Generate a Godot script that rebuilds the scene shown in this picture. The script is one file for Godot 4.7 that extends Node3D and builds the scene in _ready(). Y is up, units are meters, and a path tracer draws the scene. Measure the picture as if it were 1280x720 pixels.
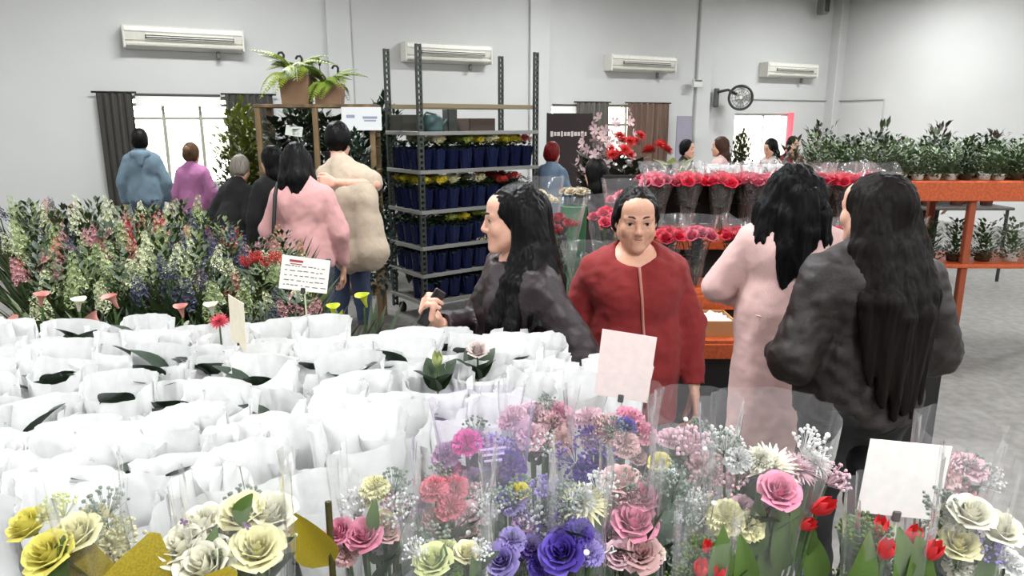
extends Node3D

# ---------------------------------------------------------------- shape helpers
class Geo:
	var v := PackedVector3Array()
	var ix := PackedInt32Array()
	var c := PackedColorArray()
	var uv := PackedVector2Array()
	var xf := Transform3D.IDENTITY
	var col := Color(1, 1, 1)

	func pt(p: Vector3, t := Vector2.ZERO) -> int:
		v.append(xf * p)
		c.append(col)
		uv.append(t)
		return v.size() - 1

	func tri(a: int, b: int, d: int) -> void:
		ix.append(a)
		ix.append(b)
		ix.append(d)

	func quad(a: int, b: int, d: int, e: int) -> void:
		tri(a, b, d)
		tri(a, d, e)

	func flat_quad(a: Vector3, b: Vector3, d: Vector3, e: Vector3) -> void:
		quad(pt(a, Vector2(0, 0)), pt(b, Vector2(0, 1)), pt(d, Vector2(1, 1)), pt(e, Vector2(1, 0)))

	# grid of points f(u, w) with u, w in 0..1
	func sheet(nu: int, nw: int, f: Callable) -> void:
		var b := v.size()
		for i in nu + 1:
			for j in nw + 1:
				pt(f.call(float(i) / nu, float(j) / nw), Vector2(float(i) / nu, float(j) / nw))
		for i in nu:
			for j in nw:
				var a := b + i * (nw + 1) + j
				quad(a, a + 1, a + nw + 2, a + nw + 1)

	# chamfered box
	func box(ce: Vector3, s: Vector3, ch := 0.0, bs := Basis.IDENTITY) -> void:
		var h := s * 0.5
		var m := minf(ch, minf(h.x, minf(h.y, h.z)) * 0.9)
		for ax in 3:
			for sg in [-1.0, 1.0]:
				var n := Vector3.ZERO
				n[ax] = sg
				var p := Vector3.ZERO
				p[(ax + 1) % 3] = 1.0
				var q := Vector3.ZERO
				q[(ax + 2) % 3] = 1.0
				var a2: float = h[(ax + 1) % 3] - m
				var b2: float = h[(ax + 2) % 3] - m
				var o: Vector3 = n * h[ax]
				var k := [o - p * a2 - q * b2, o + p * a2 - q * b2, o + p * a2 + q * b2, o - p * a2 + q * b2]
				if sg > 0:
					k.reverse()
				flat_quad(ce + bs * k[0], ce + bs * k[1], ce + bs * k[2], ce + bs * k[3])
		if m <= 0.0:
			return
		for ax in 3:
			var b1 := (ax + 1) % 3
			var b2 := (ax + 2) % 3
			for s1 in [-1.0, 1.0]:
				for s2 in [-1.0, 1.0]:
					var k := []
					for e in [-1.0, 1.0]:
						var p := Vector3.ZERO
						p[ax] = e * (h[ax] - m)
						p[b1] = s1 * h[b1]
						p[b2] = s2 * (h[b2] - m)
						var q := p
						q[b1] = s1 * (h[b1] - m)
						q[b2] = s2 * h[b2]
						k.append(p)
						k.append(q)
					if s1 * s2 > 0:
						flat_quad(ce + bs * k[0], ce + bs * k[1], ce + bs * k[3], ce + bs * k[2])
					else:
						flat_quad(ce + bs * k[2], ce + bs * k[3], ce + bs * k[1], ce + bs * k[0])
		for s1 in [-1.0, 1.0]:
			for s2 in [-1.0, 1.0]:
				for s3 in [-1.0, 1.0]:
					var sg := Vector3(s1, s2, s3)
					var k := []
					for ax in 3:
						var p := sg * (h - Vector3.ONE * m)
						p[ax] = sg[ax] * h[ax]
						k.append(pt(ce + bs * p))
					if s1 * s2 * s3 > 0:
						tri(k[0], k[2], k[1])
					else:
						tri(k[0], k[1], k[2])

	func tube(ps: Array, rs: Array, seg := 8, caps := true) -> void:
		var n := ps.size()
		var b := v.size()
		var side := Vector3.ZERO
		for i in n:
			var t: Vector3 = (ps[mini(i + 1, n - 1)] - ps[maxi(i - 1, 0)]).normalized()
			if side == Vector3.ZERO:
				side = t.cross(Vector3.UP if absf(t.y) < 0.9 else Vector3.RIGHT).normalized()
			else:
				side = (side - t * side.dot(t)).normalized()
			var up := side.cross(t)
			var r: float = rs[mini(i, rs.size() - 1)]
			for j in seg + 1:
				var a := TAU * j / seg
				pt(ps[i] + (side * cos(a) + up * sin(a)) * r, Vector2(float(j) / seg, float(i) / (n - 1)))
		for i in n - 1:
			for j in seg:
				var a := b + i * (seg + 1) + j
				quad(a, a + 1, a + seg + 2, a + seg + 1)
		if caps:
			for e in [0, n - 1]:
				var o := pt(ps[e])
				for j in seg:
					var a: int = b + e * (seg + 1) + j
					if e == 0:
						tri(o, a + 1, a)
					else:
						tri(o, a, a + 1)

	# profile of (radius, height) turned round y
	func lathe(pr: Array, seg := 16) -> void:
		var b := v.size()
		for i in pr.size():
			for j in seg + 1:
				var a := TAU * j / seg
				pt(Vector3(cos(a) * pr[i].x, pr[i].y, sin(a) * pr[i].x), Vector2(float(j) / seg, float(i) / pr.size()))
		for i in pr.size() - 1:
			for j in seg:
				var a := b + i * (seg + 1) + j
				quad(a, a + 1, a + seg + 2, a + seg + 1)

	func ball(ce: Vector3, r: Vector3, nu := 10, nv := 7) -> void:
		var b := v.size()
		for i in nv + 1:
			var th := PI * i / nv
			for j in nu + 1:
				var a := TAU * j / nu
				pt(ce + Vector3(r.x * sin(th) * cos(a), -r.y * cos(th), r.z * sin(th) * sin(a)), Vector2(float(j) / nu, float(i) / nv))
		for i in nv:
			for j in nu:
				var a := b + i * (nu + 1) + j
				quad(a, a + 1, a + nu + 2, a + nu + 1)

	func add(g: Geo, t: Transform3D, tint := Color(1, 1, 1)) -> void:
		var b := v.size()
		for i in g.v.size():
			v.append(t * g.v[i])
			c.append(g.c[i] * tint)
			uv.append(g.uv[i])
		for i in g.ix:
			ix.append(b + i)

	func normals() -> PackedVector3Array:
		var n := PackedVector3Array()
		n.resize(v.size())
		for i in range(0, ix.size(), 3):
			var a := v[ix[i]]
			var q := (v[ix[i + 2]] - a).cross(v[ix[i + 1]] - a)
			n[ix[i]] += q
			n[ix[i + 1]] += q
			n[ix[i + 2]] += q
		for i in n.size():
			n[i] = n[i].normalized() if n[i].length_squared() > 1e-20 else Vector3.UP
		return n

	func mesh(colours := false) -> ArrayMesh:
		var a := []
		a.resize(Mesh.ARRAY_MAX)
		a[Mesh.ARRAY_VERTEX] = v
		a[Mesh.ARRAY_NORMAL] = normals()
		a[Mesh.ARRAY_TEX_UV] = uv
		if colours:
			a[Mesh.ARRAY_COLOR] = c
		a[Mesh.ARRAY_INDEX] = ix
		var m := ArrayMesh.new()
		m.add_surface_from_arrays(Mesh.PRIMITIVE_TRIANGLES, a)
		return m


# ---------------------------------------------------------------- distance field, meshed as surface nets
class Field:
	var o: Vector3
	var h: float
	var nx: int
	var ny: int
	var nz: int
	var d := PackedFloat32Array()

	func _init(mn: Vector3, mx: Vector3, cell: float) -> void:
		o = mn
		h = cell
		nx = int(ceil((mx.x - mn.x) / h)) + 1
		ny = int(ceil((mx.y - mn.y) / h)) + 1
		nz = int(ceil((mx.z - mn.z) / h)) + 1
		d.resize(nx * ny * nz)
		d.fill(1.0)

	func cap(a: Vector3, b: Vector3, ra: float, rb: float, k := 0.03, fl := Vector3.ONE, cut := false) -> void:
		var m := maxf(ra, rb)
		var e := Vector3.ONE * (m + k + h * 2.0)
		var lo := ((a.min(b) - e - o) / h).floor()
		var hi := ((a.max(b) + e - o) / h).ceil()
		var mc := minf(fl.x, minf(fl.y, fl.z))
		var aa := a / fl
		var ba := b / fl - aa
		var bb := maxf(ba.length_squared(), 1e-9)
		for x in range(maxi(0, int(lo.x)), mini(nx, int(hi.x) + 1)):
			for y in range(maxi(0, int(lo.y)), mini(ny, int(hi.y) + 1)):
				var i := (x * ny + y) * nz
				for z in range(maxi(0, int(lo.z)), mini(nz, int(hi.z) + 1)):
					var pa := (o + Vector3(x, y, z) * h) / fl - aa
					var t := clampf(pa.dot(ba) / bb, 0.0, 1.0)
					var q := ((pa - ba * t).length() - lerpf(ra, rb, t)) * mc
					if cut:
						var w := -d[i + z]
						var g := maxf(k - absf(w - q), 0.0)
						d[i + z] = -(minf(w, q) - g * g / (4.0 * k))
					else:
						var w := d[i + z]
						var g := maxf(k - absf(w - q), 0.0)
						d[i + z] = minf(w, q) - g * g / (4.0 * k)

	func ell(ce: Vector3, r: Vector3, k := 0.02, cut := false, bs := Basis.IDENTITY) -> void:
		var e := Vector3.ONE * (maxf(r.x, maxf(r.y, r.z)) + k + h * 2.0)
		var lo := ((ce - e - o) / h).floor()
		var hi := ((ce + e - o) / h).ceil()
		var inv := bs.inverse()
		for x in range(maxi(0, int(lo.x)), mini(nx, int(hi.x) + 1)):
			for y in range(maxi(0, int(lo.y)), mini(ny, int(hi.y) + 1)):
				var i := (x * ny + y) * nz
				for z in range(maxi(0, int(lo.z)), mini(nz, int(hi.z) + 1)):
					var p := inv * (o + Vector3(x, y, z) * h - ce) / r
					var k0 := p.length()
					var k1 := (p / r).length()
					var q := k0 * (k0 - 1.0) / maxf(k1, 1e-6)
					if cut:
						var w := -d[i + z]
						var g := maxf(k - absf(w - q), 0.0)
						d[i + z] = -(minf(w, q) - g * g / (4.0 * k))
					else:
						var w := d[i + z]
						var g := maxf(k - absf(w - q), 0.0)
						d[i + z] = minf(w, q) - g * g / (4.0 * k)

	# cut level at p: n up removes what is above, n down what is below
	func slice(p: Vector3, n: Vector3) -> void:
		var j := (p.y - o.y) / h
		for x in nx:
			for y in range(maxi(0, int(j) - 2) if n.y > 0 else 0, ny if n.y > 0 else mini(ny, int(j) + 3)):
				var q := (o.y + y * h - p.y) * n.y
				var i := (x * ny + y) * nz
				for z in nz:
					if d[i + z] < q:
						d[i + z] = q

	# first z, coming from +z, where the field is solid
	func front(x: float, y: float) -> float:
		var i := clampi(int(round((x - o.x) / h)), 0, nx - 1)
		var j := clampi(int(round((y - o.y) / h)), 0, ny - 1)
		for z in range(nz - 2, 0, -1):
			var q := d[(i * ny + j) * nz + z]
			if q < 0.0:
				return o.z + (z + q / (q - d[(i * ny + j) * nz + z + 1])) * h
		return 0.0

	func mesh_into(g: Geo, amp := 0.0, freq := Vector3(6, 6, 6), seed := 1, amp2 := 0.0, freq2 := Vector3(20, 4, 20)) -> void:
		var at := {}
		var lim := h * 1.75
		var sy := nz
		var sx := ny * nz
		var vs := PackedVector3Array()
		var cells := PackedInt32Array()
		var off := [0, 1, sy, sy + 1, sx, sx + 1, sx + sy, sx + sy + 1]
		var cr := [Vector3(0, 0, 0), Vector3(0, 0, 1), Vector3(0, 1, 0), Vector3(0, 1, 1), Vector3(1, 0, 0), Vector3(1, 0, 1), Vector3(1, 1, 0), Vector3(1, 1, 1)]
		var ed := [[0, 1], [2, 3], [4, 5], [6, 7], [0, 2], [1, 3], [4, 6], [5, 7], [0, 4], [1, 5], [2, 6], [3, 7]]
		for x in nx - 1:
			for y in ny - 1:
				var i0 := (x * ny + y) * nz
				for z in nz - 1:
					var i := i0 + z
					if absf(d[i]) > lim:
						continue
					var m := 0
					for k in 8:
						if d[i + off[k]] < 0.0:
							m += 1 << k
					if m == 0 or m == 255:
						continue
					var s := Vector3.ZERO
					var n := 0
					for e in ed:
						var a: int = e[0]
						var b: int = e[1]
						if ((m >> a) & 1) != ((m >> b) & 1):
							var fa: float = d[i + off[a]]
							var fb: float = d[i + off[b]]
							var ca: Vector3 = cr[a]
							var cb: Vector3 = cr[b]
							s += ca.lerp(cb, fa / (fa - fb))
							n += 1
					at[i] = vs.size()
					cells.append(i)
					vs.append(o + (Vector3(x, y, z) + s / n) * h)
		var tri := PackedInt32Array()
		for i in cells:
			var neg := d[i] < 0.0
			for ax in 3:
				var st: int = [sx, sy, 1][ax]
				if (d[i + st] < 0.0) == neg:
					continue
				var p: int = [sy, 1, sx][ax]
				var q: int = [1, sx, sy][ax]
				if not (at.has(i - p) and at.has(i - q) and at.has(i - p - q)):
					continue
				var k := [at[i], at[i - p], at[i - p - q], at[i - q]]
				if not neg:
					k.reverse()
				tri.append_array([k[0], k[2], k[1], k[0], k[3], k[2]])
		var nn := PackedVector3Array()
		nn.resize(vs.size())
		for i in range(0, tri.size(), 3):
			var a := vs[tri[i]]
			var q := (vs[tri[i + 2]] - a).cross(vs[tri[i + 1]] - a)
			nn[tri[i]] += q
			nn[tri[i + 1]] += q
			nn[tri[i + 2]] += q
		var no := FastNoiseLite.new()
		no.seed = seed
		no.frequency = 1.0
		no.fractal_octaves = 2
		var b := g.v.size()
		for i in vs.size():
			var p := vs[i]
			if amp > 0.0 or amp2 > 0.0:
				var a := no.get_noise_3dv(p * freq) * amp
				if amp2 > 0.0:
					a += no.get_noise_3dv(p * freq2 + Vector3(7, 3, 1)) * amp2
				p += nn[i].normalized() * a
			g.pt(p, Vector2(p.x, p.y))
		for i in tri:
			g.ix.append(b + i)


# ---------------------------------------------------------------- naming, tagging, materials
var taken := {}
var mats := {}
var texs := {}
var rng := RandomNumberGenerator.new()

func numbered(called: String) -> String:
	var n: int = taken.get(called, 0)
	taken[called] = n + 1
	return called if n == 0 else "%s_%03d" % [called, n]

func tag(o: Node3D, label := "", category := "", group := "", kind := "") -> Node3D:
	if label != "":
		o.set_meta("label", label)
	if category != "":
		o.set_meta("category", category)
	if group != "":
		o.set_meta("group", group)
	if kind != "":
		o.set_meta("kind", kind)
	return o

func thing(called: String, label: String, category: String, at := Vector3.ZERO, turn := 0.0, group := "") -> Node3D:
	var o := Node3D.new()
	o.name = numbered(called)
	add_child(o)
	o.position = at
	o.rotation.y = turn
	tag(o, label, category, group)
	return o

func part(called: String, m: Mesh, ma: Material, parent: Node, t := Transform3D.IDENTITY) -> MeshInstance3D:
	var o := MeshInstance3D.new()
	o.name = called if parent != self else numbered(called)
	o.mesh = m
	o.material_override = ma
	o.transform = t
	parent.add_child(o, true)
	return o

func struct(called: String, m: Mesh, ma: Material, t := Transform3D.IDENTITY) -> MeshInstance3D:
	var o := part(called, m, ma, self, t)
	o.set_meta("kind", "structure")
	return o

func copy(o: Node3D, at: Vector3, turn := 0.0, label := "", group := "") -> Node3D:
	var c: Node3D = o.duplicate()
	var base := String(o.name)
	var rx := RegEx.create_from_string("_\\d{3}$")
	base = rx.sub(base, "")
	c.name = numbered(base)
	add_child(c)
	c.position = at
	c.rotation = Vector3(0, turn, 0)
	tag(c, label, "", group)
	return c

# seamless grey noise, from 1 - amt to 1
func noise_tex(key: String, freq: float, amt: float, stretch := Vector2(1, 1), seed := 3) -> ImageTexture:
	if texs.has(key):
		return texs[key]
	var n := FastNoiseLite.new()
	n.seed = seed
	n.noise_type = FastNoiseLite.TYPE_SIMPLEX_SMOOTH
	n.frequency = freq
	n.fractal_octaves = 4
	var w := int(256 / stretch.x)
	var hh := int(256 / stretch.y)
	var src := n.get_seamless_image(w, hh)
	src.resize(256, 256, Image.INTERPOLATE_CUBIC)
	var im := Image.create(256, 256, true, Image.FORMAT_RGB8)
	for y in 256:
		for x in 256:
			var g := 1.0 - amt * (1.0 - src.get_pixel(x, y).r)
			im.set_pixel(x, y, Color(g, g, g))
	im.generate_mipmaps()
	texs[key] = ImageTexture.create_from_image(im)
	return texs[key]

func mat(col: Color, rough := 0.6, tex: Texture2D = null, scale := Vector3(4, 4, 4), opt := {}) -> StandardMaterial3D:
	var key := "%s %s %s %s %s" % [col, rough, tex.get_rid() if tex else "", scale, opt]
	if mats.has(key):
		return mats[key]
	var m := StandardMaterial3D.new()
	m.albedo_color = col
	m.roughness = rough
	if tex:
		m.albedo_texture = tex
		m.uv1_triplanar = true
		m.uv1_scale = scale
	for k in opt:
		if k == "backlight":
			m.backlight_enabled = true
		if k == "bump":
			m.heightmap_enabled = true
			m.heightmap_texture = tex
			m.heightmap_scale = opt[k]
			continue
		if k == "rim":
			m.rim_enabled = true
		if k == "alpha":
			m.transparency = BaseMaterial3D.TRANSPARENCY_ALPHA
			m.albedo_color.a = opt[k]
			m.cull_mode = BaseMaterial3D.CULL_DISABLED
			continue
		if k == "glow":
			m.emission_enabled = true
			m.emission = col
			m.emission_energy_multiplier = opt[k]
			continue
		m.set(k, opt[k])
	mats[key] = m
	return m

func box_mesh(s: Vector3, ch := 0.0) -> ArrayMesh:
	var g := Geo.new()
	g.box(Vector3.ZERO, s, ch)
	return g.mesh()

# wall frame: s along the air conditioner wall, y up, n out of it into the hall
const WALL_AT := Vector3(-4.157, 0, -9.6)
const WALL_TURN := 0.49339
func wall_xf(s: float, y: float, n: float) -> Transform3D:
	var b := Basis(Vector3.UP, WALL_TURN)
	return Transform3D(b, WALL_AT + b * Vector3(s, y, n))

# ---------------------------------------------------------------- the hall
func cut_wall(called: String, s0: float, s1: float, hgt: float, holes: Array, ma: Material) -> void:
	var w := CSGBox3D.new()
	w.name = called
	w.size = Vector3(s1 - s0, hgt, 0.3)
	w.material = ma
	add_child(w)
	w.transform = wall_xf((s0 + s1) / 2, hgt / 2, -0.15)
	w.set_meta("kind", "structure")
	for q in holes:
		var k := CSGBox3D.new()
		k.name = "opening"
		k.operation = CSGShape3D.OPERATION_SUBTRACTION
		k.size = Vector3(q[1] - q[0], q[3] - q[2], 0.6)
		k.material = ma
		w.add_child(k, true)
		k.position = Vector3((q[0] + q[1]) / 2 - (s0 + s1) / 2, (q[2] + q[3]) / 2 - hgt / 2, 0)

func window_unit(n: int, s0: float, s1: float, y0: float, y1: float, ups: Array, bars: Array, frame_col: Color) -> Node3D:
	var o := Node3D.new()
	o.name = "window_%d" % n
	add_child(o)
	o.transform = wall_xf(0, 0, -0.12)
	o.set_meta("kind", "structure")
	var fm := mat(frame_col, 0.45)
	var g := Geo.new()
	var t := 0.045
	g.box(Vector3((s0 + s1) / 2, y1 - t / 2, 0), Vector3(s1 - s0, t, 0.06), 0.005)
	g.box(Vector3((s0 + s1) / 2, y0 + t / 2, 0), Vector3(s1 - s0, t, 0.06), 0.005)
	g.box(Vector3(s0 + t / 2, (y0 + y1) / 2, 0), Vector3(t, y1 - y0, 0.058), 0.005)
	g.box(Vector3(s1 - t / 2, (y0 + y1) / 2, 0), Vector3(t, y1 - y0, 0.058), 0.005)
	part("window_frame", g.mesh(), fm, o)
	for u in ups:
		part("mullion", box_mesh(Vector3(0.04, u[2] - u[1], 0.05), 0.004), fm, o, Transform3D(Basis.IDENTITY, Vector3(u[0], (u[1] + u[2]) / 2, 0)))
	for b in bars:
		part("transom_bar", box_mesh(Vector3(s1 - s0 - 2 * t, 0.04, 0.052), 0.004), fm, o, Transform3D(Basis.IDENTITY, Vector3((s0 + s1) / 2, b, 0)))
	var xs := [s0 + t]
	for u in ups:
		if not xs.has(u[0]):
			xs.append(u[0])
	xs.append(s1 - t)
	xs.sort()
	var glass := mat(Color(0.96, 1, 0.97), 0.05, null, Vector3.ONE, {"alpha": 0.05})
	for i in xs.size() - 1:
		part("pane", box_mesh(Vector3(xs[i + 1] - xs[i], y1 - y0 - 2 * t, 0.006)), glass, o, Transform3D(Basis.IDENTITY, Vector3((xs[i] + xs[i + 1]) / 2, (y0 + y1) / 2, 0)))
	return o

func curtain(label: String, s0: float, s1: float, y0: float, y1: float, ma: Material, folds: int, depth := 0.035) -> void:
	var w := s1 - s0
	var g := Geo.new()
	for side in [0.0, 0.006]:
		g.sheet(folds * 8, 6, func(u: float, k: float) -> Vector3:
			var a: float = u * folds * TAU
			return Vector3((u - 0.5) * w + sin(a * 2) * 0.004, (k - 1.0) * (y1 - y0), side + sin(a + sin(k * 3.0) * 0.4) * depth * (0.75 + 0.25 * (1.0 - k))))
	var t := wall_xf((s0 + s1) / 2, y1, 0.07)
	var o := thing("curtain", label, "curtain", t.origin, WALL_TURN, "curtains")
	part("fabric", g.mesh(), ma, o)
	var r := Geo.new()
	r.tube([Vector3(-w / 2 - 0.05, 0.012, 0), Vector3(w / 2 + 0.05, 0.012, 0)], [0.012], 8)
	part("curtain_rod", r.mesh(), mat(Color(0.16, 0.15, 0.15), 0.4, null, Vector3.ONE, {"metallic": 0.6}), o)

func make_air_conditioner() -> Node3D:
	var o := thing("air_conditioner", "x", "air conditioner", Vector3.ZERO, 0.0, "wall mounted air conditioners")
	var white := mat(Color(0.80, 0.79, 0.75), 0.4, noise_tex("fine", 0.03, 0.06), Vector3(2, 2, 2))
	var dark := mat(Color(0.20, 0.20, 0.19), 0.6)
	var g := Geo.new()
	# wedge-shaped casing: deep at the top, sloping back to the wall below
	var pr := [Vector2(0, 0.27), Vector2(0.2, 0.27), Vector2(0.235, 0.25), Vector2(0.24, 0.2), Vector2(0.225, 0.185), Vector2(0.195, 0.1), Vector2(0.17, 0.085), Vector2(0.225, 0.055), Vector2(0.215, 0.035), Vector2(0.05, 0.0), Vector2(0, 0.0)]
	var hw := 0.67
	for i in pr.size() - 1:
		var a: Vector2 = pr[i]
		var b: Vector2 = pr[i + 1]
		g.flat_quad(Vector3(-hw, a.y, a.x), Vector3(hw, a.y, a.x), Vector3(hw, b.y, b.x), Vector3(-hw, b.y, b.x))
	for sg in [-1.0, 1.0]:
		var c0 := g.pt(Vector3(hw * sg, 0.14, 0.05))
		var ids := []
		for p in pr:
			ids.append(g.pt(Vector3(hw * sg, p.y, p.x)))
		for i in ids.size():
			g.tri(c0, ids[i], ids[(i + 1) % ids.size()])
	part("casing", g.mesh(), white, o)
	for sg in [-1.0, 1.0]:
		var e := Geo.new()
		e.box(Vector3(sg * (hw + 0.012), 0.138, 0.118), Vector3(0.026, 0.276, 0.236), 0.012)
		part("end_cap", e.mesh(), white, o)
	var r := Geo.new()
	r.box(Vector3(0.06, 0.143, 0.214), Vector3(1.02, 0.07, 0.02), 0.006, Basis(Vector3.RIGHT, -0.33))
	part("outlet", r.mesh(), dark, o)
	for k in 3:
		part("louvre", box_mesh(Vector3(1.0, 0.008, 0.035), 0.003), white, o, Transform3D(Basis(Vector3.RIGHT, 0.5), Vector3(0.06, 0.122 + 0.022 * k, 0.217 + k * 0.006)))
	var d := Geo.new()
	d.box(Vector3(0.38, -0.045, 0.1), Vector3(0.05, 0.09, 0.05), 0.01)
	part("drain_pipe", d.mesh(), mat(Color(0.3, 0.3, 0.3), 0.6), o)
	return o

func make_ceiling_lamp() -> Node3D:
	var o := thing("ceiling_lamp", "x", "lamp", Vector3.ZERO, 0.0, "hanging fluorescent lamps")
	var g := Geo.new()
	g.box(Vector3(0, 0.05, 0), Vector3(1.5, 0.06, 0.34), 0.015)
	part("housing", g.mesh(), mat(Color(0.85, 0.85, 0.85), 0.5), o)
	for sx in [-0.6, 0.6]:
		var r := Geo.new()
		r.tube([Vector3(sx, 0.08, 0), Vector3(sx, 0.36, 0)], [0.006], 6)
		part("hanger", r.mesh(), mat(Color(0.3, 0.3, 0.3), 0.5), o)
	part("diffuser", box_mesh(Vector3(1.44, 0.02, 0.28), 0.006), mat(Color(0.99, 0.99, 1.0), 0.5, null, Vector3.ONE, {"glow": 2.0}), o, Transform3D(Basis.IDENTITY, Vector3(0, 0.012, 0)))
	var l := AreaLight3D.new()
	l.name = "lamp_light"
	l.area_size = Vector2(1.44, 0.28)
	l.light_color = Color(0.98, 0.99, 1.0)
	l.light_energy = LAMP
	l.area_range = 30.0
	l.shadow_enabled = true
	l.rotation.x = -PI / 2
	l.position.y = -0.003
	o.add_child(l)
	return o

func build_room() -> void:
	var plaster := mat(Color(0.70, 0.70, 0.69), 0.85, noise_tex("coarse", 0.012, 0.035), Vector3(0.3, 0.3, 0.3), {"uv1_world_triplanar": true})
	# floor, ceiling
	var fg := box_mesh(Vector3(21, 0.2, 20))
	struct("floor", fg, mat(Color(0.52, 0.51, 0.49), 0.45, noise_tex("grit", 0.05, 0.25), Vector3(0.8, 0.8, 0.8)), wall_xf(2.2, -0.1, 9.5))
	struct("ceiling", fg, mat(Color(0.74, 0.74, 0.72), 0.9), wall_xf(2.2, 4.52, 9.5))
	cut_wall("wall_back", -8.3, 12.5, 4.42, [[-0.72, 0.95, 0.95, 2.1], [5.46, 7.85, 0.95, 2.06], [9.55, 11.12, 0.0, 1.92]], plaster)
	struct("wall_right", box_mesh(Vector3(0.3, 4.42, 19.0)), plaster, wall_xf(12.38, 2.21, 9.5))
	struct("wall_left", box_mesh(Vector3(0.3, 4.42, 19.0)), plaster, wall_xf(-8.15, 2.21, 9.5))
	struct("wall_front", box_mesh(Vector3(20.8, 4.42, 0.3)), plaster, wall_xf(2.1, 2.21, 19.0))
	# pilasters and the beam in the corner
	for q in [[1.98, 0.34, 0.05], [5.2, 0.36, 0.06], [8.68, 0.34, 0.06], [-2.6, 0.34, 0.05]]:
		struct("trim_%d" % [int(taken.get("trim", 0)) + 1], box_mesh(Vector3(q[1], 4.42, q[2]), 0.01), plaster, wall_xf(q[0], 2.21, q[2] / 2))
		taken["trim"] = int(taken.get("trim", 0)) + 1
	struct("trim_5", box_mesh(Vector3(0.22, 4.42, 0.22), 0.01), plaster, wall_xf(12.14, 2.21, 0.1))
	struct("trim_6", box_mesh(Vector3(0.16, 0.24, 19.0), 0.01), mat(Color(0.62, 0.62, 0.58), 0.7), wall_xf(12.16, 4.28, 9.5))
	# pavement outside
	struct("ground_outside", box_mesh(Vector3(60, 0.2, 30)), mat(Color(0.72, 0.70, 0.64), 0.9, noise_tex("grit", 0.05, 0.25), Vector3(0.4, 0.4, 0.4)), wall_xf(0, -0.14, -15.4))
	var alu := Color(0.55, 0.55, 0.50)
	window_unit(1, -0.72, 0.95, 0.95, 2.1, [[-0.32, 0.95, 2.06], [0.12, 0.95, 2.06], [0.62, 0.95, 2.06]], [1.82, 1.99], alu)
	window_unit(2, 5.46, 7.85, 0.95, 2.06, [[6.25, 0.95, 2.02], [7.05, 0.95, 2.02]], [1.72], alu)
	window_unit(3, 9.55, 11.12, 0.0, 1.92, [[10.42, 0.0, 1.9]], [0.95], Color(0.78, 0.78, 0.76))
	# white blind over the transom of the first window
	var bl := thing("roller_blind", "white roller blind pulled down a hand above the bright window", "blind", wall_xf(-0.13, 2.11, 0.02).origin, WALL_TURN)
	part("blind_fabric", box_mesh(Vector3(1.0, 0.13, 0.008), 0.002), mat(Color(0.85, 0.85, 0.83), 0.8, null, Vector3.ONE, {"backlight": Color(0.5, 0.5, 0.5)}), bl, Transform3D(Basis.IDENTITY, Vector3(0, -0.075, 0)))
	part("roller", box_mesh(Vector3(1.0, 0.03, 0.03), 0.008), mat(Color(0.22, 0.21, 0.2), 0.6), bl)
	var striped := mat(Color(0.30, 0.29, 0.27), 0.9, noise_tex("streak", 0.02, 0.5, Vector2(1, 16)), Vector3(2.5, 0.5, 2.5))
	curtain("dark grey pleated curtain at the edge of the window beside the hooded sweatshirt", -1.05, -0.66, 0.75, 2.12, striped, 5)
	curtain("dark grey pleated curtain between the bright window and the fern shelf", 0.42, 1.02, 0.75, 2.12, striped, 7)
	curtain("grey pleated curtain behind the dark brown banner", 5.9, 6.55, 0.75, 2.08, mat(Color(0.42, 0.40, 0.37), 0.9, noise_tex("streak", 0.02, 0.5, Vector2(1, 16)), Vector3(2.5, 0.5, 2.5)), 6)
	curtain("thin brown curtain with daylight showing through it", 6.95, 7.86, 0.75, 2.08, mat(Color(0.52, 0.42, 0.36), 0.9, noise_tex("streak", 0.02, 0.5, Vector2(1, 16)), Vector3(1.5, 0.5, 1.5), {"backlight": Color(0.45, 0.36, 0.3)}), 7)
	var wb := thing("roller_blind", "white roller blind half hidden by the dark brown banner", "blind", wall_xf(5.72, 2.04, 0.03).origin, WALL_TURN)
	part("blind_fabric", box_mesh(Vector3(0.5, 0.6, 0.008), 0.002), mat(Color(0.85, 0.85, 0.83), 0.8, null, Vector3.ONE, {"backlight": Color(0.5, 0.5, 0.5)}), wb, Transform3D(Basis.IDENTITY, Vector3(0, -0.3, 0)))
	part("roller", box_mesh(Vector3(0.52, 0.03, 0.03), 0.008), mat(Color(0.22, 0.21, 0.2), 0.6), wb)
	var pk := thing("door_curtain", "narrow pink cloth strip hanging beside the bright doorway", "curtain", wall_xf(11.02, 1.94, 0.05).origin, WALL_TURN)
	var pg := Geo.new()
	pg.sheet(16, 4, func(u: float, k: float) -> Vector3: return Vector3((u - 0.5) * 0.2, -k * 1.7, sin(u * 18.0) * 0.02))
	part("fabric", pg.mesh(), mat(Color(0.85, 0.42, 0.46), 0.9, null, Vector3.ONE, {"backlight": Color(0.5, 0.25, 0.27)}), pk)
	# air conditioners
	var ac := make_air_conditioner()
	var acl := ["white wall air conditioner above the window with the hooded figure", "white wall air conditioner above the plant trolley with perforated posts", "white wall air conditioner above the brown curtain", "white wall air conditioner above the bright doorway"]
	for i in 4:
		var t := wall_xf([0.0, 3.57, 7.17, 10.78][i], [2.65, 2.62, 2.6, 2.6][i], 0.0)
		var o := ac if i == 0 else copy(ac, t.origin, WALL_TURN)
		o.position = t.origin
		o.rotation.y = WALL_TURN
		o.set_meta("label", acl[i])
	# lamps
	var lamp := make_ceiling_lamp()
	var k := 0
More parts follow.
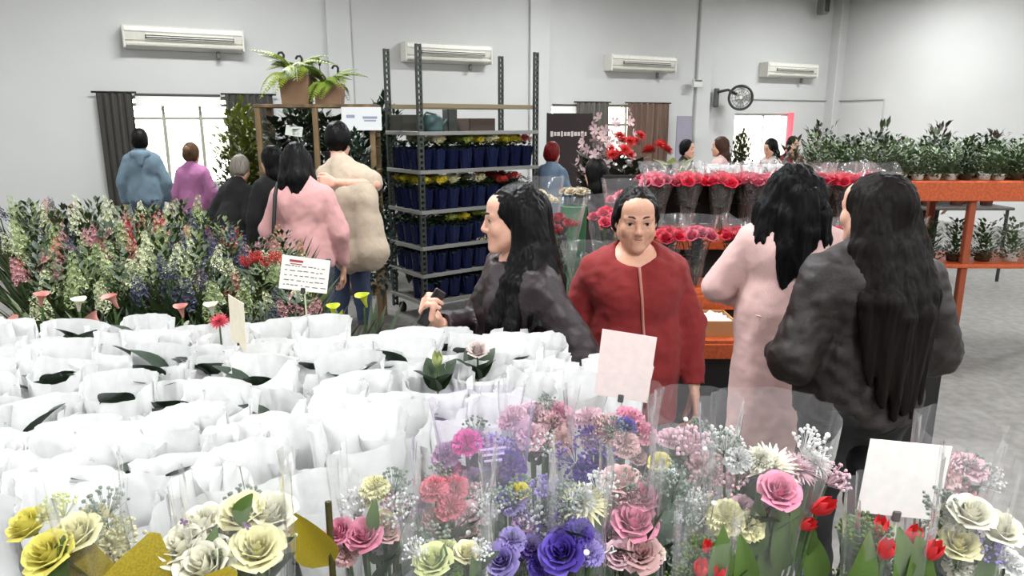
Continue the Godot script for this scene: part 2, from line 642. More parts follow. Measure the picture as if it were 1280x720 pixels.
	for s in [-4.6, 0.2, 5.0, 10.2]:
		for n in [2.4, 7.2, 11.6, 15.6]:
			var t := wall_xf(s, 4.08, n)
			var o := lamp if k == 0 else copy(lamp, t.origin, WALL_TURN)
			o.position = t.origin
			o.rotation.y = WALL_TURN
			o.set_meta("label", "white fluorescent lamp hung from the hall ceiling")
			k += 1
	# wall fan
	var fan := thing("wall_fan", "grey wall fan with round wire cage on a bracket", "fan", wall_xf(9.05, 2.2, 0.12).origin, WALL_TURN)
	var gm := mat(Color(0.13, 0.13, 0.13), 0.45)
	var bg := Geo.new()
	bg.box(Vector3(-0.1, 0.0, -0.02), Vector3(0.12, 0.34, 0.06), 0.02)
	part("bracket", bg.mesh(), mat(Color(0.25, 0.25, 0.25), 0.5), fan)
	var ag := Geo.new()
	ag.tube([Vector3(-0.1, 0.1, 0), Vector3(0.05, 0.14, 0.12), Vector3(0.22, 0.06, 0.16)], [0.025], 8)
	part("arm", ag.mesh(), gm, fan)
	var mg := Geo.new()
	mg.ball(Vector3(0.24, 0.0, 0.16), Vector3(0.075, 0.075, 0.1), 12, 8)
	part("motor", mg.mesh(), mat(Color(0.82, 0.82, 0.8), 0.5), fan)
	var cage := Transform3D(Basis(Vector3.UP, -0.6), Vector3(0.22, 0, 0.27))
	for rr in [0.21, 0.1, 0.16]:
		var cg := Geo.new()
		var ps := []
		for i in 33:
			ps.append(cage * Vector3(cos(TAU * i / 32) * rr, sin(TAU * i / 32) * rr, 0.06 * (1.0 - rr / 0.21)))
		cg.tube(ps, [0.024 if rr > 0.2 else 0.004], 6, false)
		part("cage_ring", cg.mesh(), gm, fan)
	for i in 16:
		var cg := Geo.new()
		var dd := Vector3(cos(TAU * i / 16), sin(TAU * i / 16), 0)
		cg.tube([cage * (dd * 0.03 + Vector3(0, 0, 0.05)), cage * (dd * 0.12 + Vector3(0, 0, 0.04)), cage * (dd * 0.21)], [0.003], 5, false)
		part("cage_wire", cg.mesh(), gm, fan)
	for i in 4:
		var cg := Geo.new()
		var an := TAU * i / 4
		cg.sheet(4, 4, func(u: float, w: float) -> Vector3:
			var rad: float = 0.04 + 0.15 * u
			var aa: float = an + (w - 0.5) * 0.9
			return cage * Vector3(cos(aa) * rad, sin(aa) * rad, -0.02 + (w - 0.5) * 0.05))
		part("fan_blade", cg.mesh(), mat(Color(0.8, 0.8, 0.78), 0.4), fan)
	# small switch box and conduit
	var sb := thing("switch_box", "small white switch box on the wall above the fan", "switch box", wall_xf(8.42, 2.44, 0.15).origin, WALL_TURN)
	part("box_body", box_mesh(Vector3(0.2, 0.14, 0.07), 0.01), mat(Color(0.74, 0.74, 0.72), 0.5), sb)
	part("box_lid", box_mesh(Vector3(0.17, 0.03, 0.08), 0.006), mat(Color(0.35, 0.35, 0.34), 0.5), sb, Transform3D(Basis.IDENTITY, Vector3(0, 0.05, 0.004)))
	var wb2 := Basis(Vector3.UP, WALL_TURN)
	var cps := []
	for q in [[9.45, 2.19, 0.02], [12.02, 2.19, 0.02], [12.2, 2.19, 0.23], [12.21, 2.19, 1.2], [12.21, 1.2, 1.2]]:
		cps.append(wb2 * Vector3(q[0], q[1], q[2]) + WALL_AT)
	var cond := part("wall_conduit", tube_mesh(cps, 0.014), mat(Color(0.6, 0.6, 0.58), 0.5), self)
	tag(cond, "thin grey conduit running from the fan round the corner", "conduit")
	var sp := thing("loudspeaker", "small grey loudspeaker hanging near the ceiling corner", "loudspeaker", wall_xf(11.35, 3.95, 0.3).origin, WALL_TURN)
	part("cabinet", box_mesh(Vector3(0.16, 0.34, 0.2), 0.03), mat(Color(0.4, 0.4, 0.38), 0.6), sp)
	part("grille", box_mesh(Vector3(0.13, 0.26, 0.02), 0.01), mat(Color(0.2, 0.2, 0.2), 0.8), sp, Transform3D(Basis.IDENTITY, Vector3(0, 0, 0.1)))
	part("bracket", box_mesh(Vector3(0.04, 0.5, 0.04), 0.005), mat(Color(0.4, 0.4, 0.38), 0.6), sp, Transform3D(Basis.IDENTITY, Vector3(0, 0.3, -0.05)))

func tube_mesh(ps: Array, r: float, seg := 8) -> ArrayMesh:
	var g := Geo.new()
	g.tube(ps, [r], seg)
	return g.mesh()

# ---------------------------------------------------------------- people
# Local frame of a figure 1.62 m tall: y up from the floor, +z the way it faces, +x its own left.
func head_into(g: Geo, at: Transform3D, cell: float, opt: Dictionary) -> void:
	var f := Field.new(Vector3(-0.11, -0.2, -0.13), Vector3(0.11, 0.13, 0.14), cell)
	var full: float = opt.get("full", 0.0)
	var lid: float = -0.0016 if opt.get("old", false) else 0.0
	f.cap(Vector3(0, -0.06, -0.02), Vector3(0, -0.2, -0.035), 0.047 + full * 0.006, 0.053 + full * 0.006, 0.02)
	f.ell(Vector3(0, 0.027, -0.014), Vector3(0.073, 0.081, 0.092), 0.02)
	f.ell(Vector3(0, -0.022, 0.028), Vector3(0.060 + full * 0.005, 0.078, 0.060), 0.03)
	for s in [-1.0, 1.0]:
		f.cap(Vector3(s * 0.047, -0.05, 0.012), Vector3(s * 0.012, -0.092, 0.066), 0.02 + full * 0.006, 0.015, 0.03)
		f.ell(Vector3(s * 0.037, -0.024, 0.062), Vector3(0.024, 0.024, 0.02), 0.02)
	f.ell(Vector3(0, -0.091, 0.073), Vector3(0.019, 0.015, 0.015), 0.02)
	f.ell(Vector3(0, 0.05, 0.05), Vector3(0.055, 0.04, 0.038), 0.03)
	for s in [-1.0, 1.0]:
		f.cap(Vector3(s * 0.012, 0.02, 0.087), Vector3(s * 0.046, 0.022, 0.071), 0.008, 0.007, 0.015)
		f.ell(Vector3(s * 0.032, 0.003, 0.096), Vector3(0.018, 0.012, 0.018), 0.010, true)
	f.cap(Vector3(0, 0.014, 0.087), Vector3(0, -0.024, 0.103), 0.0075, 0.0105, 0.012)
	f.ell(Vector3(0, -0.028, 0.1), Vector3(0.0125, 0.0105, 0.0125), 0.008)
	for s in [-1.0, 1.0]:
		f.ell(Vector3(s * 0.0125, -0.031, 0.092), Vector3(0.0075, 0.0075, 0.009), 0.006)
	f.ell(Vector3(0, -0.055, 0.073), Vector3(0.028, 0.02, 0.018), 0.02)
	for s in [-1.0, 1.0]:
		# lids
		f.cap(Vector3(s * 0.020, 0.0105 + lid, 0.0838), Vector3(s * 0.044, 0.0095 + lid * 1.4, 0.0758), 0.0045, 0.0045, 0.006)
		f.cap(Vector3(s * 0.020, -0.0065, 0.0815), Vector3(s * 0.044, -0.005, 0.0735), 0.0035, 0.0035, 0.008)
		# ears
		f.ell(Vector3(s * 0.073, -0.005, -0.012), Vector3(0.009, 0.031, 0.018), 0.008, false, Basis(Vector3.UP, s * 0.35))
		f.ell(Vector3(s * 0.081, -0.002, -0.006), Vector3(0.006, 0.017, 0.009), 0.006, true, Basis(Vector3.UP, s * 0.35))
	f.cap(Vector3(-0.02, -0.0565, 0.090), Vector3(0.02, -0.0565, 0.090), 0.002, 0.002, 0.004, Vector3.ONE, true)
	if opt.get("old", false):
		for s in [-1.0, 1.0]:
			f.cap(Vector3(s * 0.018, -0.028, 0.095), Vector3(s * 0.033, -0.066, 0.08), 0.0028, 0.0022, 0.007, Vector3.ONE, true)
			f.cap(Vector3(s * 0.018, -0.013, 0.091), Vector3(s * 0.04, -0.017, 0.083), 0.0022, 0.0016, 0.006, Vector3.ONE, true)
			f.cap(Vector3(s * 0.026, -0.066, 0.083), Vector3(s * 0.03, -0.082, 0.075), 0.002, 0.0016, 0.006, Vector3.ONE, true)
	g.xf = at
	f.mesh_into(g)
	g.xf = Transform3D.IDENTITY

func face_parts(body: Node3D, at: Transform3D, opt: Dictionary) -> void:
	var white := mat(Color(0.66, 0.62, 0.59), 0.3)
	var iris := mat(Color(0.10, 0.06, 0.04), 0.2)
	var brow := mat(opt.get("brow", Color(0.06, 0.045, 0.04)), 0.7)
	var lip := mat(opt.get("lip", Color(0.68, 0.40, 0.37)), 0.5)
	for s in [-1.0, 1.0]:
		var e := Geo.new()
		e.xf = at
		e.ball(Vector3(s * 0.032, 0.0025, 0.0738), Vector3(0.0125, 0.0125, 0.0125), 14, 10)
		var eye := part("eye", e.mesh(), white, body)
		var ir := Geo.new()
		ir.xf = at
		ir.ball(Vector3(s * 0.032, 0.0035, 0.0845), Vector3(0.0062, 0.0062, 0.0025), 12, 6)
		eye.set_meta("label", "dark eye")
		part("iris", ir.mesh(), iris, eye)
		var el := Geo.new()
		el.xf = at
		el.tube([Vector3(s * 0.0185, 0.0045, 0.0845), Vector3(s * 0.026, 0.0082, 0.0872), Vector3(s * 0.036, 0.0082, 0.0850), Vector3(s * 0.046, 0.0035, 0.0760)], [0.0008, 0.0016, 0.0016, 0.0009], 5)
		part("eyelash", el.mesh(), brow, body)
		var b := Geo.new()
		b.xf = at
		b.tube([Vector3(s * 0.013, 0.026, 0.0955), Vector3(s * 0.024, 0.031, 0.092), Vector3(s * 0.036, 0.031, 0.0845), Vector3(s * 0.048, 0.026, 0.073)], [0.0022, 0.0038, 0.0032, 0.0012], 6)
		part("eyebrow", b.mesh(), brow, body)
	for q in [[-0.0525, 0.003, 0.0035], [-0.0612, 0.0, 0.0046]]:
		var l := Geo.new()
		l.xf = at
		var ps := []
		var rs := []
		for i in 9:
			var t := (i - 4) / 4.0
			ps.append(Vector3(t * 0.025, q[0] - absf(t) * 0.003 * (1.0 if q[1] > 0 else -1.2), 0.0895 + q[1] * 0.2 - t * t * 0.010))
			rs.append(q[2] * (1.0 - 0.75 * t * t) * (0.88 if i == 4 and q[1] > 0 else 1.0))
		l.tube(ps, rs, 7)
		part("lip", l.mesh(), lip, body)

# wrist frame: +y toward the finger tips, +z out of the back of the hand, thumb on side s
func hand_into(g: Geo, at: Transform3D, s: float, curl: float, cell: float, grip := false) -> void:
	var f := Field.new(Vector3(-0.08, -0.05, -0.11), Vector3(0.08, 0.2, 0.05), cell)
	f.cap(Vector3(0, -0.05, 0), Vector3(0, 0.01, 0), 0.025, 0.026, 0.01, Vector3(1, 1, 0.75))
	for k in 4:
		var x := (k - 1.5) * 0.0185
		f.cap(Vector3(x * 0.7, 0.015, 0), Vector3(x, 0.082, 0), 0.016, 0.0125, 0.012, Vector3(1, 1, 0.85))
	for k in 4:
		# from the thumb side: index, middle, ring, little
		var x := (1.5 - k) * 0.019 * s
		var ln: float = [0.040, 0.044, 0.041, 0.032][k]
		var p := Vector3(x, 0.086, 0)
		var an := 0.25 * curl
		var rr: float = [0.0092, 0.0093, 0.0088, 0.0078][k]
		for j in 3:
			an += curl * ([1.0, 1.15, 0.7][j] as float)
			var q := p + Vector3((1.5 - k) * 0.002 * s, cos(an), -sin(an)) * ln * ([1.0, 0.66, 0.5][j] as float)
			f.cap(p, q, rr, rr * 0.93, 0.005)
			p = q
			rr *= 0.93
	var t0 := Vector3(s * 0.022, 0.022, -0.006)
	var t1 := Vector3(s * 0.046, 0.055, -0.022)
	var t2 := Vector3(s * 0.05, 0.085, -0.036) if not grip else Vector3(s * 0.034, 0.083, -0.05)
	var t3 := Vector3(s * 0.046, 0.108, -0.044) if not grip else Vector3(s * 0.014, 0.097, -0.06)
	f.cap(t0, t1, 0.0165, 0.0125, 0.012)
	f.cap(t1, t2, 0.0118, 0.0102, 0.005)
	f.cap(t2, t3, 0.0102, 0.0085, 0.004)
	g.xf = at
	f.mesh_into(g)
	g.xf = Transform3D.IDENTITY

func look_basis(dir: Vector3, back: Vector3) -> Basis:
	var y := dir.normalized()
	var x := y.cross(back).normalized()
	return Basis(x, y, x.cross(y))

func person(d: Dictionary) -> Node3D:
	var p := thing("person", d.label, "person", d.at, d.get("turn", 0.0), d.get("group", ""))
	var sc: float = d.get("tall", 1.62) / 1.62
	p.scale = Vector3(sc * d.get("wide", 1.0), sc, sc * d.get("wide", 1.0))
	var cell: float = d.get("cell", 0.013)
	var fine: float = d.get("fine", 0.006)
	var skin := mat(d.get("skin", Color(0.82, 0.62, 0.52)), 0.55, noise_tex("fine", 0.03, 0.06), Vector3(9, 9, 9), {"subsurf_scatter_enabled": true, "subsurf_scatter_strength": 0.12})
	var full: float = d.get("full", 0.0)
	var lean: float = d.get("lean", 0.0)
	# joints
	var L := func(q: Vector3) -> Vector3: return q + Vector3(0, 0, lean * maxf(q.y - 0.9, 0.0))
	var hd: Vector3 = L.call(Vector3(0, 1.507, 0.015)) + d.get("head_off", Vector3.ZERO)
	var ht := Transform3D(Basis.from_euler(Vector3(d.get("nod", 0.0), d.get("look", 0.0), d.get("tilt", 0.0))), hd)
	var arms: Array = d.get("arms", [[Vector3(0.235, 1.09, -0.01), Vector3(0.25, 0.86, 0.06)], [Vector3(-0.235, 1.09, -0.01), Vector3(-0.25, 0.86, 0.06)]])
	var sh := [L.call(Vector3(0.150, 1.300, -0.01)), L.call(Vector3(-0.150, 1.300, -0.01))]
	var mn := Vector3(-0.28, -0.01, -0.22)
	var mx := Vector3(0.28, 1.45, 0.22)
	for a in arms:
		for q in a:
			mn = mn.min(q - Vector3.ONE * 0.11)
			mx = mx.max(q + Vector3.ONE * 0.11)
	mn.z += minf(lean * 0.5, 0.0)
	mx.z += maxf(lean * 0.5, 0.0)
	mx.y = 1.47
	mn.y = -0.01
	var stride: float = d.get("stride", 0.05)
	var legs := [[Vector3(0.085, 0.9, 0), Vector3(0.095, 0.48, 0.02), Vector3(0.1, 0.08, -stride)], [Vector3(-0.085, 0.9, 0), Vector3(-0.095, 0.48, 0.03), Vector3(-0.1, 0.08, stride)]]
	# ---- body
	var f := Field.new(mn, mx, maxf(cell, 0.018))
	torso_into(f, L, full, 0.0)
	f.cap(L.call(Vector3(0, 1.30, -0.02)), hd + Vector3(0, -0.09, -0.02), 0.06, 0.048, 0.04)
	for i in 2:
		f.cap(sh[i], arms[i][0], 0.042 + full * 0.008, 0.036, 0.02)
		f.cap(arms[i][0], arms[i][1], 0.036, 0.025, 0.01)
		f.cap(legs[i][0], legs[i][1], 0.078, 0.052, 0.03)
		f.cap(legs[i][1], legs[i][2], 0.05, 0.034, 0.01)
		f.cap(legs[i][2], legs[i][2] + Vector3(0, -0.04, 0.12), 0.034, 0.026, 0.02)
	var g := Geo.new()
	f.mesh_into(g)
	head_into(g, ht, fine, d)
	for i in 2:
		if d.get("hands", [true, true])[i]:
			var dir: Vector3 = arms[i][1] - arms[i][0]
			var hb := look_basis(d.get("hand_dir", [dir, dir])[i], d.get("hand_back", [Vector3(1, 0, 0.2), Vector3(-1, 0, 0.2)])[i])
			hand_into(g, Transform3D(hb, arms[i][1] + hb.y * 0.02), d.get("thumb", [-1.0, 1.0])[i], d.get("curl", 0.45), fine * 0.85, d.get("grip", [false, false])[i])
	var body := part("body", g.mesh(), skin, p)
	if d.get("face", true):
		face_parts(body, ht, d)
	# ---- top
	var tp: Dictionary = d.top
	var hem: float = tp.get("hem", 0.84)
	var low := Vector3(mn.x, hem - 0.05, mn.z)
	var t := Field.new(low, mx, cell)
	var th: float = tp.get("thick", 0.014)
	torso_into(t, L, full, th)
	var fl: float = tp.get("flare", 0.0)
	t.cap(Vector3(0, 0.98, 0), Vector3(0, hem - 0.2, 0), 0.165 + full * 0.02 + th, 0.17 + full * 0.02 + th + fl, 0.05, Vector3(1, 1, 0.74))
	t.cap(L.call(Vector3(0, 1.32, -0.02)), L.call(Vector3(0, tp.get("collar", 1.385), -0.018)), 0.068 + th, 0.055 + th * 0.7, 0.04)
	for i in 2:
		var w: float = tp.get("sleeve", 0.0)
		var el: Vector3 = sh[i].lerp(arms[i][0], tp.get("short", 1.0))
		t.cap(sh[i] + Vector3(0, 0.004, 0), el, 0.042 + th * 0.8 + full * 0.008 + w * 0.5, 0.038 + th * 0.8 + w, 0.018)
		if tp.has("short"):
			continue
		var cuff: float = tp.get("cuff", 0.95)
		var en: Vector3 = arms[i][0].lerp(arms[i][1], cuff)
		t.cap(arms[i][0], en, 0.038 + th * 0.8 + w, lerpf(0.038, 0.029, cuff) + th * 0.6 + w * tp.get("cuff_w", 0.3), 0.012)
		t.cap(en + (arms[i][1] - arms[i][0]).normalized() * 0.035, en + (arms[i][1] - arms[i][0]).normalized() * 0.09, 0.045, 0.045, 0.008, Vector3.ONE, true)
	t.slice(Vector3(0, hem, 0), Vector3(0, -1, 0))
	t.ell(L.call(Vector3(0, tp.get("neck_y", 1.43), tp.get("neck_z", 0.05))), tp.get("neck_r", Vector3(0.068, 0.06, 0.075)), 0.012, true)
	if tp.has("open"):
		# an open front: a wedge cut out of the garment
		t.cap(Vector3(0, hem - 0.1, 0.22), L.call(Vector3(0, 1.36, 0.16)), tp.open, tp.open * 0.7, 0.02, Vector3.ONE, true)
	var tg := Geo.new()
	t.mesh_into(tg, tp.get("fold", 0.012), Vector3(7, 4.5, 7), d.get("seed", 3), tp.get("fold2", 0.005), Vector3(16, 22, 16))
	var top := part(tp.name, tg.mesh(), tp.mat, p)
	if tp.has("stripe"):
		# pale front band following the surface
		var zs := []
		for i in 26:
			var y := lerpf(1.345, hem + 0.02, i / 25.0)
			var x: float = tp.stripe[0] + tp.stripe[1] * (i / 25.0)
			zs.append(Vector3(x, y, t.front(x, y) + 0.007))
		var zg := Geo.new()
		zg.tube(zs, [0.0058], 6)
		part("front_band", zg.mesh(), mat(Color(0.72, 0.48, 0.42), 0.6), top)
	if tp.has("seam"):
		var zs := []
		for i in 15:
			var x := lerpf(-0.13, 0.13, i / 14.0)
			zs.append(Vector3(x, tp.seam, -back_of(t, x, tp.seam)))
		var zg := Geo.new()
		zg.tube(zs, [0.0032], 5)
		part("seam", zg.mesh(), tp.mat, top)
	if tp.has("under"):
		var u := Field.new(low, mx, cell)
		torso_into(u, L, full, 0.006)
		u.cap(L.call(Vector3(0, 1.3, -0.02)), L.call(Vector3(0, 1.36, -0.018)), 0.075, 0.06, 0.03)
		u.ell(L.call(Vector3(0, 1.40, 0.09)), Vector3(0.078, 0.12, 0.09), 0.012, true)
		u.slice(Vector3(0, hem - 0.03, 0), Vector3(0, -1, 0))
		var ug := Geo.new()
		u.mesh_into(ug, 0.004)
		part("undershirt", ug.mesh(), tp.under, p)
	# ---- trousers or skirt, shoes
	var bt: Dictionary = d.bottom
	var b := Field.new(Vector3(-0.3, 0.0, -0.3), Vector3(0.3, 1.05, 0.3), maxf(cell, 0.016))
	b.cap(Vector3(-0.04, 0.93, 0), Vector3(0.04, 0.93, 0), 0.155 + full * 0.02, 0.155 + full * 0.02, 0.05, Vector3(1, 1, 0.88))
	b.cap(Vector3(0, 1.02, 0), Vector3(0, 0.9, 0), 0.15 + full * 0.04, 0.16 + full * 0.02, 0.04, Vector3(1, 1, 0.86))
	var lw: float = bt.get("loose", 0.0)
	for i in 2:
		b.cap(legs[i][0], legs[i][1], 0.092 + lw, 0.064 + lw, 0.03)
		b.cap(legs[i][1], legs[i][2], 0.062 + lw, 0.05 + lw * 1.4, 0.02)
	b.slice(Vector3(0, bt.get("hem", 0.07), 0), Vector3(0, -1, 0))
	b.slice(Vector3(0, minf(0.98, tp.get("hem", 0.84) + 0.06), 0), Vector3(0, 1, 0))
	var bg := Geo.new()
	b.mesh_into(bg, 0.012, Vector3(7, 9, 7), 5)
	part("trousers", bg.mesh(), bt.mat, p)
	for i in 2:
		var a: Vector3 = legs[i][2]
		var s := Field.new(a + Vector3(-0.08, -0.085, -0.1), a + Vector3(0.08, 0.08, 0.24), 0.016)
		s.cap(a + Vector3(0, -0.03, -0.02), a + Vector3(0, -0.045, 0.13), 0.046, 0.036, 0.02)
		s.cap(a + Vector3(0, 0.02, -0.01), a + Vector3(0, -0.03, 0.0), 0.043, 0.045, 0.02)
		s.slice(a + Vector3(0, -0.078, 0), Vector3(0, -1, 0))
		var sg := Geo.new()
		s.mesh_into(sg)
		part("shoe", sg.mesh(), mat(Color(0.06, 0.055, 0.05), 0.5), p)
	# ---- hair
	hair(p, ht, d)
	return p

func back_of(t: Field, x: float, y: float) -> float:
	var i := clampi(int(round((x - t.o.x) / t.h)), 0, t.nx - 1)
	var j := clampi(int(round((y - t.o.y) / t.h)), 0, t.ny - 1)
	for z in range(1, t.nz - 1):
		if t.d[(i * t.ny + j) * t.nz + z] < 0.0:
			return -(t.o.z + (z - 0.4) * t.h)
	return 0.0

func torso_into(f: Field, L: Callable, full: float, th: float) -> void:
	var fz := Vector3(1, 1, 0.72)
	f.cap(L.call(Vector3(-0.055, 1.26, -0.005)), L.call(Vector3(0.055, 1.26, -0.005)), 0.112 + th + full * 0.02, 0.112 + th + full * 0.02, 0.04, Vector3(1, 1, 0.86))
	f.cap(L.call(Vector3(0, 1.24, 0)), L.call(Vector3(0, 1.05, 0)), 0.14 + th + full * 0.02, 0.125 + th + full * 0.045, 0.05, fz)
	f.cap(Vector3(0, 1.06, 0), Vector3(0, 0.95, 0), 0.13 + th + full * 0.045, 0.145 + th + full * 0.02, 0.05, Vector3(1, 1, 0.76))
	for s in [-1.0, 1.0]:
		f.cap(L.call(Vector3(s * 0.035, 1.352, -0.02)), L.call(Vector3(s * 0.14, 1.302, -0.012)), 0.042 + th * 0.8, 0.042 + th * 0.8, 0.04)
		f.ell(L.call(Vector3(s * 0.065, 1.215, 0.075)), Vector3(0.062, 0.062, 0.055) + Vector3.ONE * (th * 0.7 + full * 0.012), 0.04)

func hair(p: Node3D, ht: Transform3D, d: Dictionary) -> void:
	var hs: Dictionary = d.hair
	var ma := mat(hs.col, hs.get("rough", 0.5), noise_tex("streak", 0.02, 0.5, Vector2(1, 16)), Vector3(12, 0.6, 12), {"bump": 0.15, "metallic_specular": 0.25} if d.get("fine", 0.006) < 0.005 else {"metallic_specular": 0.25})
	var cell: float = hs.get("cell", maxf(d.get("fine", 0.006), 0.005))
	var low: float = hs.get("low", -0.12)
	var f := Field.new(Vector3(-0.2, low - 0.06, -0.26), Vector3(0.2, 0.17, 0.2), cell)
	var ex: float = hs.get("puff", 0.014)
	f.ell(Vector3(0, 0.03, -0.02), Vector3(0.073 + ex, 0.083 + ex, 0.092 + ex), 0.01)
	if hs.get("nape", true):
		f.cap(Vector3(-0.035, -0.02, -0.05), Vector3(0.035, -0.02, -0.05), 0.055, 0.055, 0.03)
	# the face and ears show through
	f.ell(Vector3(hs.get("part", 0.0), -0.035, 0.095), Vector3(hs.get("face_w", 0.068), hs.get("face_h", 0.098), hs.get("face_d", 0.085)), 0.012, true)
	for k in hs.get("locks", []):
		# each lock: a chain of points with radii and a flattening in depth
		for i in k.p.size() - 1:
			f.cap(k.p[i], k.p[i + 1], k.r[i], k.r[i + 1], k.get("k", 0.012), k.get("flat", Vector3.ONE))
	for k in hs.get("cuts", []):
		f.ell(k[0], k[1], 0.01, true)
	var g := Geo.new()
	g.xf = ht if not hs.get("upright", false) else Transform3D(Basis(Vector3.UP, d.get("look", 0.0)), ht.origin)
	f.mesh_into(g, hs.get("wave", 0.004), Vector3(70, 2, 70), 9, hs.get("wave2", 0.004), Vector3(22, 2.5, 22))
	part("hair", g.mesh(), ma, p)

# ---------------------------------------------------------------- flowers, leaves, wraps (all of unit size, scaled when placed)
var shapes := {}

func petal_mat(col: Color, rough := 0.6) -> StandardMaterial3D:
	return mat(col, rough, noise_tex("petal", 0.03, 0.12), Vector3(14, 14, 14), {"backlight": Color(0.35, 0.35, 0.35)})

func leaf_mat(col: Color, rough := 0.5) -> StandardMaterial3D:
	return mat(col, rough, noise_tex("leafgrain", 0.02, 0.35), Vector3(10, 10, 10), {"backlight": Color(0.25, 0.25, 0.2)})

# one shape, kept for all its copies
func shape(key: String) -> ArrayMesh:
	if shapes.has(key):
		return shapes[key]
	var g := Geo.new()
	var r := RandomNumberGenerator.new()
	r.seed = hash(key)
	match key.get_slice(" ", 0):
		"rose":
			var rings := [[3, 0.13, 0.66, 0.0], [3, 0.26, 0.66, 0.02], [4, 0.40, 0.62, 0.05], [5, 0.58, 0.54, 0.10], [5, 0.76, 0.42, 0.16], [5, 0.88, 0.20, 0.22]]
			for k in rings.size():
				var q: Array = rings[k]
				for i in q[0]:
					var a0: float = TAU * i / q[0] + k * 0.7 + r.randf_range(-0.15, 0.15)
					var wd: float = PI / q[0] * 1.35
					var jit := r.randf_range(-0.05, 0.05)
					g.sheet(5, 5, func(u: float, w: float) -> Vector3:
						var s := u * 2.0 - 1.0
						var an := a0 + s * wd * sin(PI * (0.18 + 0.62 * w))
						var rad: float = q[1] * (0.35 + 0.65 * pow(w, 0.7)) + q[3] * pow(maxf(w - 0.55, 0.0) / 0.45, 2.0) + 0.02 * s
						var y: float = -0.55 + (q[2] + 0.55 + jit) * w - q[3] * 0.55 * pow(maxf(w - 0.6, 0.0) / 0.4, 2.0) - s * s * 0.16 * w
						return Vector3(cos(an) * rad, y, sin(an) * rad))
		"ruffle":
			# a carnation: a dome of frilled petals
			for k in 4:
				var n: int = [5, 8, 10, 12][k]
				for i in n:
					var a0 := TAU * i / n + k * 0.4 + r.randf_range(-0.2, 0.2)
					var el: float = [1.25, 0.9, 0.5, 0.1][k] + r.randf_range(-0.1, 0.1)
					var ln: float = [0.7, 0.85, 0.95, 1.0][k]
					var ph := r.randf() * 6.0
					g.sheet(6, 3, func(u: float, w: float) -> Vector3:
						var s := u * 2.0 - 1.0
						var an := a0 + s * 0.42 * (0.3 + 0.7 * w)
						var e: float = el + sin(s * 9.0 + ph) * 0.16 * w
						var rad: float = ln * w * (1.0 - 0.12 * absf(sin(s * 8.0 + ph)) * w)
						return Vector3(cos(an) * cos(e) * rad, sin(e) * rad - 0.35, sin(an) * cos(e) * rad))
		"mum":
			for k in 5:
				var n: int = [8, 12, 16, 18, 20][k]
				for i in n:
					var a0 := TAU * i / n + k * 0.35 + r.randf_range(-0.08, 0.08)
					var el: float = [1.3, 1.0, 0.65, 0.3, -0.05][k] + r.randf_range(-0.08, 0.08)
					var ln: float = [0.55, 0.75, 0.9, 1.0, 1.0][k] * r.randf_range(0.9, 1.05)
					g.sheet(2, 3, func(u: float, w: float) -> Vector3:
						var s := u * 2.0 - 1.0
						var e: float = el + 0.25 * (1.0 - w)
						var wd: float = 0.085 * sin(PI * (0.15 + 0.8 * w))
						var c := Vector3(cos(a0) * cos(e), sin(e), sin(a0) * cos(e)) * ln * (0.12 + 0.88 * w)
						return c + Vector3(-sin(a0), 0, cos(a0)) * s * wd + Vector3(0, 0.03 * s * s - 0.3, 0))
		"tulip":
			for i in 6:
				var a0 := TAU * i / 6
				var k: float = 0.0 if i % 2 else 0.06
				g.sheet(4, 6, func(u: float, w: float) -> Vector3:
					var s := u * 2.0 - 1.0
					var an := a0 + s * 0.75 * sin(PI * (0.12 + 0.80 * w))
					var rad: float = (0.46 + k) * sin(PI * (0.10 + 0.62 * w)) + 0.05 * maxf(w - 0.8, 0.0)
					return Vector3(cos(an) * rad, -0.8 + 1.75 * w - 0.1 * s * s, sin(an) * rad))
		"calla":
			g.sheet(14, 8, func(u: float, w: float) -> Vector3:
				var an := TAU * u * 1.08
				var fl: float = pow(w, 1.6)
				var rad: float = 0.10 + 0.20 * w + 0.34 * pow(w, 5.0)
				var tip: float = 0.5 + 0.5 * cos(an)
				return Vector3(sin(an) * rad, -0.9 + 1.3 * w + tip * 0.55 * fl, cos(an) * rad * (0.8 + 0.5 * tip * fl)))
		"blossom":
			# small open five-petalled flower facing up
			for i in 5:
				var a0 := TAU * i / 5
				g.sheet(2, 2, func(u: float, w: float) -> Vector3:
					var s := u * 2.0 - 1.0
					var an := a0 + s * 0.55 * sin(PI * (0.2 + 0.6 * w))
					return Vector3(cos(an) * w, 0.35 * w * w - 0.1, sin(an) * w))
		"leaf":
			# ovate leaf lying along +y, tip up, curving back
			g.sheet(4, 7, func(u: float, w: float) -> Vector3:
				var s := u * 2.0 - 1.0
				var wd: float = 0.34 * pow(sin(PI * pow(w, 0.75) * 0.98 + 0.02), 0.8)
				return Vector3(s * wd, w * 0.96, 0.10 * absf(s) * sin(PI * w) - 0.28 * w * w + 0.02))
		"blade":
			g.sheet(2, 6, func(u: float, w: float) -> Vector3:
				var s := u * 2.0 - 1.0
				return Vector3(s * 0.055 * (1.0 - pow(w, 2.5)), w, 0.02 * absf(s) - 0.30 * w * w))
		"cluster":
			# filler: a spray of tiny florets
			for i in 46:
				var d := Vector3(r.randfn(), absf(r.randfn()) * 0.8 + 0.2, r.randfn()).normalized() * r.randf_range(0.55, 1.0)
				g.tube([d * 0.15 + Vector3(0, -0.4, 0), d], [0.012], 3, false)
				var b := Geo.new()
				b.ball(Vector3.ZERO, Vector3.ONE * r.randf_range(0.06, 0.11), 5, 3)
				g.add(b, Transform3D(Basis.IDENTITY, d))
